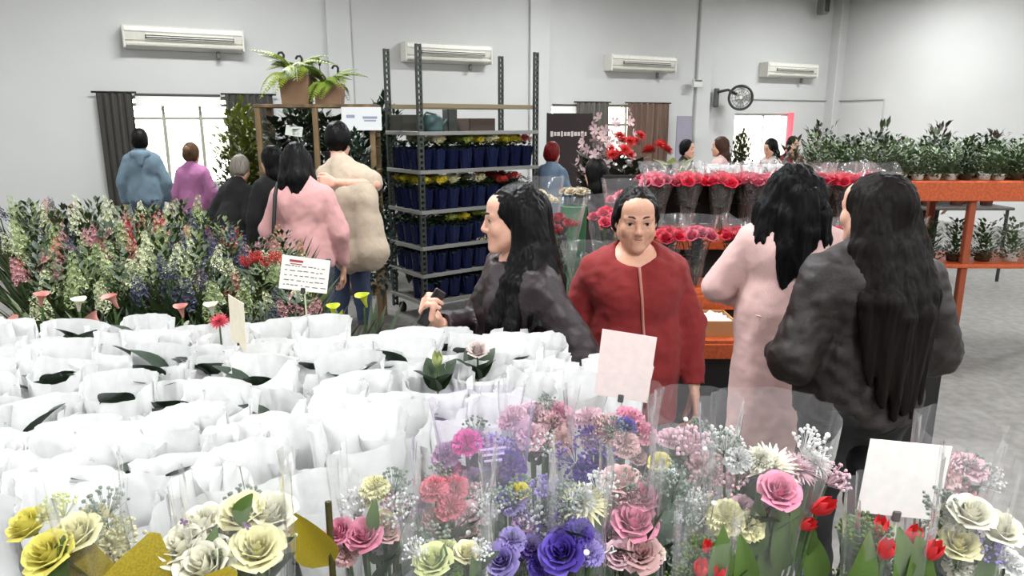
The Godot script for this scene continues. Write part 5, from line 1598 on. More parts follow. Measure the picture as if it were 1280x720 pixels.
# ---------------------------------------------------------------- the bench of potted flowers
func build_bench() -> void:
	table("long dark bench carrying the tall pot flowers", -3.1, -0.62, -2.46, -4.1, 0.62, Color(0.16, 0.14, 0.12))
	var r := RandomNumberGenerator.new()
	r.seed = 31
	var pot := Geo.new()
	pot.lathe([Vector2(0.0, 0.0), Vector2(0.05, 0.0), Vector2(0.068, 0.12), Vector2(0.073, 0.125), Vector2(0.06, 0.125), Vector2(0.055, 0.11), Vector2(0, 0.11)], 14)
	var pot_m := pot.mesh()
	var pot_ma := mat(Color(0.12, 0.10, 0.09), 0.7)
	var kinds := [
		["coral pink", Color(0.78, 0.50, 0.46)], ["creamy white", Color(0.82, 0.84, 0.68)], ["violet blue", Color(0.28, 0.28, 0.40)], ["rose pink", Color(0.76, 0.54, 0.56)], ["pale green", Color(0.62, 0.68, 0.46)], ["crimson", Color(0.70, 0.12, 0.20)], ["apricot", Color(0.64, 0.50, 0.38)]]
	var greens := [Color(0.22, 0.30, 0.14), Color(0.34, 0.40, 0.20), Color(0.18, 0.26, 0.14)]
	var protos := []
	for k in kinds.size():
		var o := thing("flowering_stock", "tall %s stock in a dark pot on the long bench" % kinds[k][0], "potted plant", Vector3(-2, 0.62, -3), 0.0, "tall pot flowers on the bench")
		part("pot", pot_m, pot_ma, o)
		part("foliage", shape("grass %d" % (k % 3)), leaf_mat(greens[k % 3]), o, Transform3D(Basis.IDENTITY.scaled(Vector3(0.46, 0.58, 0.46)), Vector3(0, 0.1, 0)))
		for j in 2:
			part("foliage", shape("fine %d" % ((k + j) % 3)), leaf_mat(greens[(k + 1 + j) % 3]), o, Transform3D(Basis(Vector3.UP, j * 1.0).scaled(Vector3(0.22, 0.34, 0.22)), Vector3(0, 0.14 + 0.22 * j, 0)))
		for i in 5:
			var a := i * 2.2 + k
			var d := Vector3(cos(a) * 0.075, r.randf_range(0.42, 0.60), sin(a) * 0.075)
			flower("head", kinds[k][1], o, d, r.randf_range(0.10, 0.15), Vector3(cos(a) * 0.18, 1, sin(a) * 0.18))
			stem(o, Vector3(cos(a) * 0.02, 0.1, sin(a) * 0.02), d, 0.0035)
		protos.append(o)
	var used := {}
	var rows := [-3.98, -3.78, -3.58, -3.38, -3.18, -3.0]
	for ri in rows.size():
		var z: float = rows[ri]
		var x := z * 0.325 + 0.04
		while x > z * 0.70:
			var px: float = 640 + 924 * x / -z
			var k := r.randi() % 7
			if px > 200 and px < 245 and r.randf() < 0.6:
				k = 2
			elif px > 270 and r.randf() < 0.6:
				k = 2 if px < 310 else 1
			elif px < 200 and r.randf() < 0.5:
				k = [0, 3, 1, 4, 2][r.randi() % 5]
			if k in [5, 6, 0] and r.randf() < 0.5:
				k = 4
			var p := Vector3(x + r.randf_range(-0.03, 0.03), 0.62, z + r.randf_range(-0.03, 0.03))
			var o: Node3D = protos[k] if not used.has(k) else copy(protos[k], p, r.randf() * TAU)
			used[k] = true
			o.position = p
			var s: float = lerpf(1.02, 0.78, ri / 5.0) * (1.08 if px < 230 else (0.95 if px < 290 else 0.84)) * r.randf_range(0.93, 1.06)
			o.scale = Vector3(1, s, 1)
			x -= r.randf_range(0.135, 0.165)
	for k in protos.size():
		if not used.has(k):
			protos[k].queue_free()
	# callas and low plants along the front of the bench
	var cal := [["white calla lily in a dark pot at the front of the bench", Color(0.90, 0.90, 0.82)], ["pink calla lily in a dark pot at the front of the bench", Color(0.84, 0.58, 0.54)], ["lime yellow calla lily in a dark pot near the beige fleece", Color(0.80, 0.84, 0.25)], ["dark-leaved pot plant with russet stems at the bench end", Color(0.45, 0.22, 0.16)], ["grassy green pot plant without blooms near the bench front", Color(0.2, 0.3, 0.1)]]
	var spots := [[-1.37, 0, 3], [-1.24, 1, 1], [-1.13, 0, 2], [-1.02, 0, 3], [-0.90, 3, 0], [-1.50, 1, 2], [-0.79, 3, 0], [-0.70, 2, 1], [-0.66, 3, 0], [-0.545, 2, 1], [-1.64, 0, 2], [-1.78, 1, 1], [-0.96, 3, 0]]
	var proto := {}
	var n_spot := 0
	for q in spots:
		n_spot += 1
		for zz in ([-2.6, -2.8] if n_spot % 2 else [-2.6]):
			var kind: int = q[1] if zz > -2.7 else 4
			if zz > -2.7 and q[2] == 3 and q[1] == 0:
				kind = 4
			var p: Vector3 = Vector3(q[0] * (-zz / 2.6), 0.62, zz) + Vector3(r.randf_range(-0.02, 0.02), 0, r.randf_range(-0.02, 0.02))
			if proto.has(kind):
				copy(proto[kind], p, r.randf_range(-0.6, 0.6)).scale = Vector3.ONE * r.randf_range(0.9, 1.08)
				continue
			var o := thing("calla_plant", cal[kind][0], "potted plant", p, 0.0, "low plants along the bench front")
			proto[kind] = o
			part("pot", pot_m, pot_ma, o)
			part("foliage", shape("grass %d" % (kind % 3)), leaf_mat(Color(0.17, 0.25, 0.11) if kind != 3 else Color(0.22, 0.17, 0.12)), o, Transform3D(Basis.IDENTITY.scaled(Vector3(0.5, 0.40, 0.5)), Vector3(0, 0.09, 0)))
			for i in 7:
				part("leaf", shape("leaf"), leaf_mat(Color(0.15, 0.23, 0.10)), o, Transform3D((Basis(Vector3.UP, i * 0.9) * Basis(Vector3.RIGHT, -0.4)).scaled(Vector3(0.7, 1, 1) * 0.2), Vector3(0, 0.16 + 0.02 * (i % 3), 0)))
			if kind < 3:
				for i in 2:
					var d := Vector3([0.03, -0.06][i], [0.50, 0.42][i], [0.03, 0.05][i])
					flower("calla", cal[kind][1], o, d, 0.040, Vector3(d.x * 5.0, 1, 0.55), 0.3 + 0.8 * i)
					stem(o, Vector3(0, 0.1, 0), d - Vector3(0, 0.03, 0), 0.004)
	# red kalanchoe in front of the pink sweater
	var rk := thing("kalanchoe", "red flowering kalanchoe in front of the pink sweater", "potted plant", Vector3(-1.16, 0.62, -3.35), 0.0)
	part("pot", pot_m, pot_ma, rk)
	part("foliage", shape("tuft 1"), leaf_mat(Color(0.16, 0.24, 0.12)), rk, Transform3D(Basis.IDENTITY.scaled(Vector3(0.34, 0.46, 0.34)), Vector3(0, 0.1, 0)))
	for i in 5:
		flower("cluster %d" % (i % 2), Color(0.72, 0.14, 0.12), rk, Vector3((i - 2) * 0.045, 0.52 + 0.02 * (i % 2), 0.02), 0.045)

# ---------------------------------------------------------------- trolley with blue pots
func build_trolley() -> void:
	var b := Vector3(-0.785, 0, -6.3)
	var dvec := Vector3(0.226, 0, -7.09) - b
	var w := dvec.length()
	var turn := atan2(-dvec.z, dvec.x)
	var dep := 0.55
	# local frame: x along the front from the near post, z toward the viewer, y up
	var o := thing("plant_trolley", "tall grey metal plant trolley with perforated posts and shelves of blue pots", "trolley", b, turn)
	var steel := mat(Color(0.30, 0.32, 0.30), 0.45, noise_tex("grit", 0.05, 0.25), Vector3(6, 6, 6), {"metallic": 0.6})
	var post := Geo.new()
	for sx in [-1.0, 1.0]:
		post.box(Vector3(sx * 0.02, 1.2, 0), Vector3(0.014, 2.36, 0.03), 0.002)
	for i in 48:
		post.box(Vector3(0, 0.04 + i * 0.0495, 0.0), Vector3(0.028, 0.022, 0.028))
	var pm := post.mesh()
	for q in [[0.0, 0.0], [w, 0.0], [0.0, -dep], [w, -dep]]:
		part("perforated_post", pm, steel, o, Transform3D(Basis.IDENTITY, Vector3(q[0], 0.04, q[1])))
	var ys := [0.2, 0.45, 0.70, 1.02, 1.37, 1.70]
	var shelf := Geo.new()
	shelf.box(Vector3(w / 2, -0.008, -dep / 2), Vector3(w + 0.05, 0.012, dep + 0.03), 0.002)
	var sm := shelf.mesh()
	for y in ys:
		var s := part("shelf", sm, mat(Color(0.35, 0.34, 0.32), 0.6, noise_tex("grit", 0.05, 0.25), Vector3(3, 3, 3)), o, Transform3D(Basis.IDENTITY, Vector3(0, y, 0)))
		part("shelf_rail", box_mesh(Vector3(w + 0.05, 0.035, 0.012), 0.003), mat(Color(0.55, 0.55, 0.53), 0.4, null, Vector3.ONE, {"metallic": 0.5}), s, Transform3D(Basis.IDENTITY, Vector3(w / 2, -0.012, 0.02)))
		part("shelf_rail", box_mesh(Vector3(0.012, 0.035, dep + 0.03), 0.003), mat(Color(0.55, 0.55, 0.53), 0.4, null, Vector3.ONE, {"metallic": 0.5}), s, Transform3D(Basis.IDENTITY, Vector3(-0.026, -0.012, -dep / 2)))
	for z in [0.0, -dep]:
		part("top_bar", box_mesh(Vector3(w, 0.04, 0.02), 0.004), mat(Color(0.50, 0.45, 0.34), 0.6), o, Transform3D(Basis.IDENTITY, Vector3(w / 2, 1.92, z - 0.02)))
	for q in [[0.05, -0.05], [w - 0.05, -0.05], [0.05, -dep + 0.05], [w - 0.05, -dep + 0.05]]:
		var g := Geo.new()
		g.xf = Transform3D(Basis(Vector3.FORWARD, PI / 2), Vector3(q[0], 0.05, q[1]))
		g.lathe([Vector2(0, -0.015), Vector2(0.05, -0.015), Vector2(0.05, 0.015), Vector2(0, 0.015)], 14)
		part("caster", g.mesh(), mat(Color(0.05, 0.05, 0.05), 0.6), o)
	# blue foil pots
	var foil := Geo.new()
	foil.sheet(40, 8, func(u: float, v: float) -> Vector3:
		var a := u * TAU
		var rad: float = 0.052 + 0.018 * v + 0.007 * sin(a * 11.0) * v + 0.003 * sin(a * 5.0 + 1.0) + 0.0035 * sin(a * 17.0 + v * 9.0) * sin(v * 14.0 + a * 3.0)
		return Vector3(cos(a) * rad, v * (0.165 + 0.008 * sin(a * 7.0)), sin(a) * rad))
	var foil_m := foil.mesh()
	var blue := [mat(Color(0.16, 0.20, 0.42), 0.28, noise_tex("foil", 0.05, 0.75), Vector3(9, 9, 9), {"metallic": 0.55}), mat(Color(0.23, 0.28, 0.50), 0.28, noise_tex("foil", 0.05, 0.75), Vector3(9, 9, 9), {"metallic": 0.55})]  # noise paints crinkle highlights into the colour, along with the printed speckle
	var fl := [["yellow", Color(0.86, 0.78, 0.16)], ["lime", Color(0.66, 0.72, 0.30)], ["red", Color(0.75, 0.16, 0.12)], ["cream", Color(0.84, 0.80, 0.62)], ["no", Color(0.5, 0.5, 0.5)]]
	var protos := []
	for k in 5:
		var lab := "small pot plant in blue foil with %s blooms on the metal trolley" % fl[k][0] if k < 4 else "small leafy pot plant in blue foil on the metal trolley"
		var q := thing("blue_foil_pot", lab, "potted plant", Vector3.ZERO, 0.0, "blue foil pots on the trolley")
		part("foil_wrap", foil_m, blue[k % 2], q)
		part("foliage", shape("tuft %d" % (k % 3)), leaf_mat(Color(0.20, 0.30, 0.14)), q, Transform3D(Basis.IDENTITY.scaled(Vector3(0.17, 0.11, 0.17)), Vector3(0, 0.13, 0)))
		if k < 4:
			for i in 5:
				flower("cluster %d" % (i % 2), fl[k][1], q, Vector3(cos(i * 1.3) * 0.042, 0.215 + 0.012 * (i % 2), sin(i * 1.3) * 0.042) if i else Vector3(0, 0.225, 0), 0.044)
		protos.append(q)
	var used := {}
	var r := RandomNumberGenerator.new()
	r.seed = 63
	var bs := Basis(Vector3.UP, turn)
	for si in 5:
		for i in 9:
			for j in 4:
				if si == 0 and j > 1:
					continue
				var k := 4
				if si == 4:
					k = [4, 3, 4, 1, 0, 3, 0, 0, 2, 0][i]
				elif si == 3:
					k = [0, 0, 3, 4, 3, 4, 2, 2, 4, 4][i]
				elif si == 2:
					k = [4, 4, 1, 0, 1, 1, 4, 4, 0, 4][i]
				elif r.randf() < 0.15:
					k = 3
				var p: Vector3 = b + bs * Vector3(0.07 + i * (w - 0.14) / 8.0 + r.randf_range(-0.008, 0.008), ys[si] - 0.001, -0.06 - j * 0.138 + r.randf_range(-0.01, 0.01))
				var a := r.randf() * TAU
				if used.has(k):
					copy(protos[k], p, a).scale = Vector3(1, 1.12, 1)
				else:
					used[k] = true
					protos[k].position = p
				var bloom: String = "with %s blooms" % fl[k][0] if k < 4 else "with leaves only"
				get_child(get_child_count() - 1 if protos[k].position != p else protos[k].get_index()).set_meta("label", "blue foil pot plant %s on the trolley's %s shelf" % [bloom, ["lowest", "second lowest", "middle", "second highest", "highest planted"][si]])
	# clutter on the top shelf: a green watering can, bags
	var wc := thing("watering_can", "teal plastic watering can on top of the trolley", "watering can", b + bs * Vector3(0.30, 1.696, -0.28), turn)
	var cg := Geo.new()
	cg.lathe([Vector2(0, 0), Vector2(0.09, 0), Vector2(0.1, 0.02), Vector2(0.09, 0.12), Vector2(0.06, 0.15), Vector2(0.05, 0.15)], 18)
	part("can_body", cg.mesh(), mat(Color(0.18, 0.30, 0.30), 0.5), wc)
	part("spout", tube_mesh([Vector3(0.08, 0.03, 0), Vector3(0.17, 0.12, 0), Vector3(0.2, 0.16, 0)], 0.014), mat(Color(0.18, 0.30, 0.30), 0.5), wc)
	part("handle", tube_mesh([Vector3(-0.09, 0.03, 0), Vector3(-0.14, 0.1, 0), Vector3(-0.06, 0.17, 0), Vector3(0.04, 0.15, 0)], 0.01), mat(Color(0.18, 0.30, 0.30), 0.5), wc)
	for q in [["dark crate standing on top of the trolley", Vector3(0.12, 1.696, -0.4), Vector3(0.26, 0.15, 0.22), Color(0.16, 0.16, 0.12)], ["folded brown cloth bundle on top of the trolley", Vector3(0.82, 1.696, -0.35), Vector3(0.3, 0.12, 0.25), Color(0.28, 0.22, 0.19)], ["small dark box beside the teal watering can", Vector3(0.5, 1.696, -0.3), Vector3(0.1, 0.2, 0.1), Color(0.20, 0.22, 0.20)]]:
		var c := thing("storage_crate", q[0], "crate", b + bs * q[1], turn)
		var s: Vector3 = q[2]
		for i in 4:
			var lng := i < 2
			part("side_panel", box_mesh(Vector3(s.x if lng else 0.012, s.y, 0.012 if lng else s.z), 0.004), mat(q[3], 0.7), c, Transform3D(Basis.IDENTITY, Vector3(0.0 if lng else (s.x / 2 - 0.006) * (1.0 if i == 2 else -1.0), s.y / 2, (s.z / 2 - 0.006) * (1.0 if i == 0 else -1.0) if lng else 0.0)))
		part("base", box_mesh(Vector3(s.x, 0.012, s.z), 0.003), mat(q[3], 0.7), c, Transform3D(Basis.IDENTITY, Vector3(0, 0.006, 0)))

# ---------------------------------------------------------------- fern shelf
func build_fern_shelf() -> void:
	# wooden shelf unit, top board at 1.92 m
	var o := thing("wooden_shelf", "tall open wooden shelf with ferns on its top board", "shelf", Vector3(-1.66, 0, -6.38), 0.06)
	var wood := mat(Color(0.52, 0.42, 0.28), 0.6, noise_tex("streak", 0.02, 0.5, Vector2(1, 16)), Vector3(1, 4, 4))
	for y in [0.3, 0.85, 1.36, 1.915]:
		part("board", box_mesh(Vector3(1.0, 0.03, 0.40), 0.004), wood, o, Transform3D(Basis.IDENTITY, Vector3(0, y, 0)))
	for q in [[-0.47, 0.18], [0.0, 0.18], [0.47, 0.18], [-0.47, -0.18], [0.47, -0.18]]:
		part("upright", box_mesh(Vector3(0.045, 1.9, 0.035), 0.004), wood, o, Transform3D(Basis.IDENTITY, Vector3(q[0], 0.95, q[1])))
	var tan := mat(Color(0.66, 0.52, 0.40), 0.8, noise_tex("fleece", 0.16, 0.35), Vector3(4, 4, 4))
	for q in [["fern in a large tan square pot on the shelf top", -1.84, 0.25, 0.24, 1.0, Color(0.66, 0.74, 0.20)], ["low fern in a small tan pot on the shelf top", -1.56, 0.24, 0.17, 0.8, Color(0.62, 0.72, 0.26)]]:
		var f := thing("potted_fern", q[0], "potted plant", Vector3(q[1], 1.93, -6.38), 0.1, "")
		var g := Geo.new()
		var w: float = q[2] / 2
		var h: float = q[3]
		for i in 4:
			var bs := Basis(Vector3.UP, i * PI / 2)
			g.flat_quad(bs * Vector3(-w * 0.88, 0, w * 0.88), bs * Vector3(-w, h, w), bs * Vector3(w, h, w), bs * Vector3(w * 0.88, 0, w * 0.88))
			g.flat_quad(bs * Vector3(-w, h, w), bs * Vector3(-w * 0.9, h, w * 0.9), bs * Vector3(w * 0.9, h, w * 0.9), bs * Vector3(w, h, w))
		g.flat_quad(Vector3(-w * 0.95, h - 0.02, -w * 0.95), Vector3(-w * 0.95, h - 0.02, w * 0.95), Vector3(w * 0.95, h - 0.02, w * 0.95), Vector3(w * 0.95, h - 0.02, -w * 0.95))
		part("pot", g.mesh(), tan, f)
		for i in 20:
			var a: float = i * 2.39 + q[1]
			var t: float = q[4] * (0.30 + 0.08 * (i % 3))
			part("frond", shape("frond"), leaf_mat(q[5] * (Color(1, 1, 1) if i % 3 else Color(0.75, 0.85, 0.7))), f, Transform3D((Basis(Vector3.UP, a) * Basis(Vector3.RIGHT, -0.35 + 0.35 * (i % 4))).scaled(Vector3.ONE * t), Vector3(sin(a) * 0.03, h - 0.02, cos(a) * 0.03)))
	for i in 4:
		var hk := thing("metal_hook", "thin black metal hook standing up behind the ferns", "hook", Vector3(-1.98 + i * 0.155, 1.93, -6.53), 0.0, "hooks behind the ferns")
		var hh: float = [0.44, 0.41, 0.39, 0.33][i]
		part("rod", tube_mesh([Vector3(0, 0, 0), Vector3(0, hh - 0.05, 0)], 0.004, 6), mat(Color(0.05, 0.05, 0.06), 0.4), hk)
		part("crook", tube_mesh([Vector3(0, hh - 0.06, 0), Vector3(0.004, hh - 0.02, 0), Vector3(-0.01, hh, 0), Vector3(-0.035, hh - 0.002, 0), Vector3(-0.05, hh - 0.025, 0)], 0.011, 7), mat(Color(0.05, 0.05, 0.06), 0.4), hk)
	# leafy plants on the shelf and the tall tree beside it
	var pot := Geo.new()
	pot.lathe([Vector2(0.0, 0.0), Vector2(0.07, 0.0), Vector2(0.09, 0.15), Vector2(0.095, 0.16), Vector2(0.08, 0.16), Vector2(0, 0.14)], 14)
	var dark := [Color(0.14, 0.20, 0.10), Color(0.10, 0.16, 0.10), Color(0.17, 0.24, 0.13)]
	var n := 0
	for q in [[-2.02, 1.375, "dark leafy plant under the large fern pot"], [-1.80, 1.375, "dark leafy plant next to the white plant tag"], [-1.55, 1.375, "dark leafy plant behind the short-haired person"], [-1.30, 1.375, "dark glossy plant beside the white shelf sign"], [-2.0, 0.865, "trailing dark plant on the middle board, outer end"], [-1.7, 0.865, "trailing dark plant on the middle board, between two others"], [-1.3, 0.865, "trailing dark plant on the middle board by the trolley"]]:
		var f := thing("leafy_plant", q[2], "potted plant", Vector3(q[0], q[1], -6.38), n * 1.1)
		part("pot", pot.mesh(), mat(Color(0.10, 0.09, 0.08), 0.7), f)
		for k in 2:
			part("foliage", shape("tuft %d" % k), leaf_mat(dark[(n + k) % 3]), f, Transform3D(Basis(Vector3.UP, k * 1.5).scaled(Vector3(0.36, 0.42, 0.36)), Vector3(0, 0.1, 0)))
		n += 1
	for q in [["bright green bushy tree beside the window", Vector3(-2.42, 0, -6.75), Color(0.34, 0.38, 0.10), 0.66, 1.5], ["dark green bushy tree against the wooden shelf", Vector3(-2.12, 0, -7.75), Color(0.12, 0.18, 0.08), 0.9, 1.5], ["dark green shrub between wooden shelf and plant trolley", Vector3(-1.38, 0, -8.1), Color(0.07, 0.16, 0.11), 0.9, 1.4], ["dark teal-green shrub between the beige fleece and the trolley", Vector3(-1.16, 0, -5.62), Color(0.06, 0.16, 0.12), 0.42, 1.42]]:
		var f := thing("bushy_tree", q[0], "tree", q[1], 0.4)
		var ps := [Vector3.ZERO, Vector3(0.01, 0.5, 0), Vector3(0, q[4], 0)]
		part("trunk", tube_mesh(ps, 0.02), mat(Color(0.22, 0.16, 0.11), 0.8), f)
		for k in 3:
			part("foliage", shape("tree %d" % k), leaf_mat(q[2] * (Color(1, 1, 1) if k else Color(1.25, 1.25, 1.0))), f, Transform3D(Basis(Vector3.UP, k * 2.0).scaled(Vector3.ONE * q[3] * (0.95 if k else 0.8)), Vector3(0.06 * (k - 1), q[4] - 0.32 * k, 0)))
	var tg := thing("plant_tag", "blank white tag on a stick among the dark shelf plants", "sign", Vector3(-1.76, 1.375, -6.22), 0.0)
	part("tag_card", box_mesh(Vector3(0.14, 0.085, 0.003)), mat(Color(0.80, 0.82, 0.78), 0.7), tg, Transform3D(Basis.from_euler(Vector3(-0.2, 0.1, -0.15)), Vector3(-0.08, 0.335, 0)))
	part("stick", tube_mesh([Vector3(0.04, 0, 0), Vector3(-0.06, 0.3, 0)], 0.004, 5), mat(Color(0.6, 0.6, 0.55), 0.6), tg)
	var sg := thing("shelf_sign", "white sign with small blue-grey lettering on the wooden shelf", "sign", Vector3(-1.255, 1.73, -6.17), 0.05)
	part("board", box_mesh(Vector3(0.33, 0.19, 0.008), 0.002), mat(Color(0.85, 0.86, 0.86), 0.6), sg, Transform3D(Basis.IDENTITY, Vector3(0, 0.08, 0)))
	for q in [[-0.09, 0.1, 0.07, 0.025], [0.07, 0.09, 0.12, 0.02], [0.07, 0.065, 0.1, 0.012]]:
		part("print_line", box_mesh(Vector3(q[2], q[3], 0.001)), mat(Color(0.55, 0.58, 0.65), 0.7), sg, Transform3D(Basis.IDENTITY, Vector3(q[0], q[1], 0.005)))

# ---------------------------------------------------------------- orange stand with red roses
func rose_bunch(label: String, group: String, col: Color, n: int, seed: int) -> Node3D:
	var r := RandomNumberGenerator.new()
	r.seed = seed
	var o := thing("rose_bunch", label, "bouquet", Vector3.ZERO, 0.0, group)
	for i in n:
		var a := i * 2.4
		var rad := 0.030 * sqrt(float(i)) * 1.1
		var p := Vector3(cos(a) * rad, 0.34 - rad * rad * 3.0, sin(a) * rad)
		flower("rose 0", col * r.randf_range(0.9, 1.08), o, p, 0.044, Vector3(cos(a) * rad * 6.0, 1, sin(a) * rad * 6.0 + 0.25))
		stem(o, Vector3(cos(a) * 0.01, 0.0, sin(a) * 0.01), p - Vector3(0, 0.02, 0), 0.003, leaf_mat(Color(0.16, 0.22, 0.14)))
	for i in 14:
		var a := i * 1.7
		part("leaf", shape("leaf"), leaf_mat(Color(0.13, 0.19, 0.13), 0.45), o, Transform3D((Basis(Vector3.UP, a) * Basis(Vector3.RIGHT, -0.5 - 0.3 * (i % 3))).scaled(Vector3.ONE * 0.115), Vector3(sin(a) * 0.02, 0.10 + 0.013 * i, cos(a) * 0.02)))
	part("clear_sleeve", sleeve_mesh(0.03, 0.115, 0.09, 0.38, 0.43, 0.03, seed, 36, 10, 0.007), clear_mat(), o)
	return o

func build_rose_stand() -> void:
	var orange := mat(Color(0.80, 0.36, 0.16), 0.5, noise_tex("grit", 0.05, 0.25), Vector3(3, 3, 3))
	var o := thing("orange_stand", "stepped orange display stand carrying red roses in clear sleeves", "stand", Vector3(1.55, 0, -4.0), 0.0)
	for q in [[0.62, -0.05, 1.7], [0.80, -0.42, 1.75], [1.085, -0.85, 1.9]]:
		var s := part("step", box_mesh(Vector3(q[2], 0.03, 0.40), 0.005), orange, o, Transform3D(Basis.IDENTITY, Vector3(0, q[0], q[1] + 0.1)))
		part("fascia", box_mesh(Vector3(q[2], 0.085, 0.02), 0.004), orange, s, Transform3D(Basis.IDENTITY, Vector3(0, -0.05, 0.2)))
		part("added_dark_riser", box_mesh(Vector3(q[2] - 0.04, q[0] - 0.1, 0.015), 0.003), mat(Color(0.07, 0.06, 0.055), 0.8), o, Transform3D(Basis.IDENTITY, Vector3(0, (q[0] - 0.1) / 2, q[1] + 0.27)))  # dark panel added to stand in for the blackness under each ledge
	part("added_dark_back", box_mesh(Vector3(1.86, 0.33, 0.015), 0.003), mat(Color(0.07, 0.06, 0.055), 0.8), o, Transform3D(Basis.IDENTITY, Vector3(0, 1.27, -0.96)))  # dark board added so gaps between the sleeves read dark, not bright
	for sx in [-0.8, 0.8]:
		for q in [[0.62, 0.12], [1.08, -0.9]]:
			part("leg", box_mesh(Vector3(0.05, q[0] - 0.015, 0.05), 0.005), mat(Color(0.16, 0.13, 0.12), 0.6), o, Transform3D(Basis.IDENTITY, Vector3(sx, (q[0] - 0.015) / 2, q[1])))
	var rb := rose_bunch("bunch of red roses in clear sleeve on the orange stand", "red rose bunches", Color(0.84, 0.16, 0.27), 10, 301)
	var pb := rose_bunch("bunch of deep pink roses in clear sleeve on the orange stand", "pink rose bunches", Color(0.87, 0.42, 0.50), 10, 302)
	var r := RandomNumberGenerator.new()
	r.seed = 8
	var first := [true, true]
	for q in [[1.10, 0.95, 5, -4.68, [1, 0, 0, 1, 0, 0, 0]], [1.10, 0.97, 5, -4.88, [1, 0, 0, 0, 0, 0, 0]], [0.815, 0.93, 5, -4.28, [0, 1, 0, 1, 0, 0]]]:
		for i in 8:
			var k: int = q[4][i % q[4].size()]
			var p: Vector3 = Vector3(q[1] + i * 0.205 + r.randf_range(-0.02, 0.02), q[0], q[3] + r.randf_range(-0.02, 0.02))
			var src := rb if k == 0 else pb
			if first[k]:
				first[k] = false
				src.position = p
			else:
				copy(src, p, r.randf() * TAU)
	# boxes and bags on the lowest step
	for q in [["open cardboard tray of white tissue on the lowest orange step", 1.05, Color(0.72, 0.52, 0.34)], ["cardboard tray of green stems on the lowest orange step", 1.6, Color(0.66, 0.48, 0.32)]]:
		var t := thing("cardboard_tray", q[0], "tray", Vector3(q[1], 0.635, -3.93), 0.0)
		for sz in [-1.0, 1.0]:
			part("side_panel", box_mesh(Vector3(0.36, 0.09, 0.008), 0.002), mat(q[2], 0.9), t, Transform3D(Basis.IDENTITY, Vector3(0, 0.045, sz * 0.12)))
			part("end_panel", box_mesh(Vector3(0.008, 0.09, 0.24), 0.002), mat(q[2], 0.9), t, Transform3D(Basis.IDENTITY, Vector3(sz * 0.18, 0.045, 0)))
		part("base", box_mesh(Vector3(0.36, 0.008, 0.24)), mat(q[2], 0.9), t, Transform3D(Basis.IDENTITY, Vector3(0, 0.004, 0)))
		var g := Geo.new()
		var no := FastNoiseLite.new()
		no.frequency = 9.0
		g.sheet(14, 10, func(u: float, v: float) -> Vector3: return Vector3((u - 0.5) * 0.34, 0.075 + no.get_noise_2d(u, v) * 0.05, (v - 0.5) * 0.22))
		part("tissue", g.mesh(), mat(Color(0.86, 0.86, 0.85), 0.8), t)
	# long orange shelf with green pot plants behind the two women
	var s := thing("orange_shelf", "long orange shelf of leafy green pot plants behind the pink coat", "shelf", Vector3(3.35, 0, -5.5), -0.02)
	part("board", box_mesh(Vector3(2.3, 0.03, 0.6), 0.005), orange, s, Transform3D(Basis.IDENTITY, Vector3(0, 1.36, 0)))
	part("fascia", box_mesh(Vector3(2.3, 0.14, 0.025), 0.005), orange, s, Transform3D(Basis.IDENTITY, Vector3(0, 1.30, 0.3)))
	part("board", box_mesh(Vector3(2.3, 0.03, 0.6), 0.005), orange, s, Transform3D(Basis.IDENTITY, Vector3(0, 0.75, 0)))
	for sx in [-1.1, 0.0, 1.1]:
		for sz in [-0.26, 0.26]:
			part("leg", box_mesh(Vector3(0.05, 1.34, 0.05), 0.005), mat(Color(0.55, 0.25, 0.12), 0.6), s, Transform3D(Basis.IDENTITY, Vector3(sx, 0.67, sz)))
	var pot := Geo.new()
	pot.lathe([Vector2(0.0, 0.0), Vector2(0.05, 0.0), Vector2(0.062, 0.055), Vector2(0.066, 0.06), Vector2(0.056, 0.06), Vector2(0, 0.05)], 14)
	var pm := pot.mesh()
	var gs := [Color(0.22, 0.32, 0.16), Color(0.28, 0.38, 0.20), Color(0.40, 0.48, 0.32), Color(0.17, 0.27, 0.14)]
	var names := ["dark green", "mid green", "silvery green", "deep green"]
	var protos := []
	for k in 4:
		var q := thing("leafy_plant", "%s bushy pot plant on the long orange shelf" % names[k], "potted plant", Vector3.ZERO, 0.0, "green pot plants on the orange shelf")
		part("pot", pm, mat(Color(0.80, 0.78, 0.75) if k == 2 else Color(0.25, 0.15, 0.10), 0.7), q)
		for j in 3:
			part("foliage", shape("fine %d" % ((k + j) % 3)), leaf_mat(gs[k]), q, Transform3D(Basis(Vector3.UP, j * 1.9).scaled(Vector3(0.27, 0.19 + 0.07 * j, 0.27)), Vector3(0, 0.02, 0)))
		protos.append(q)
	var used := {}
	for i in 9:
		copy(protos[i % 4], Vector3(2.5 + i * 0.21, 0.766, -5.35), i * 1.1, "%s bushy pot plant on the lower orange board" % names[i % 4], "green pot plants on the lower orange board")
	for i in 16:
		for j in 3:
			var k := r.randi() % 4
			if j == 2 and r.randf() < 0.7:
				k = 2
			var p := Vector3(2.36 + i * 0.12 + r.randf_range(-0.02, 0.02), 1.376, -5.7 + j * 0.2)
			var q: Node3D = protos[k] if not used.has(k) else copy(protos[k], p, r.randf() * TAU)
			used[k] = true
			q.position = p
			q.scale = Vector3.ONE * (r.randf_range(0.7, 0.9) if j else r.randf_range(0.85, 1.05))

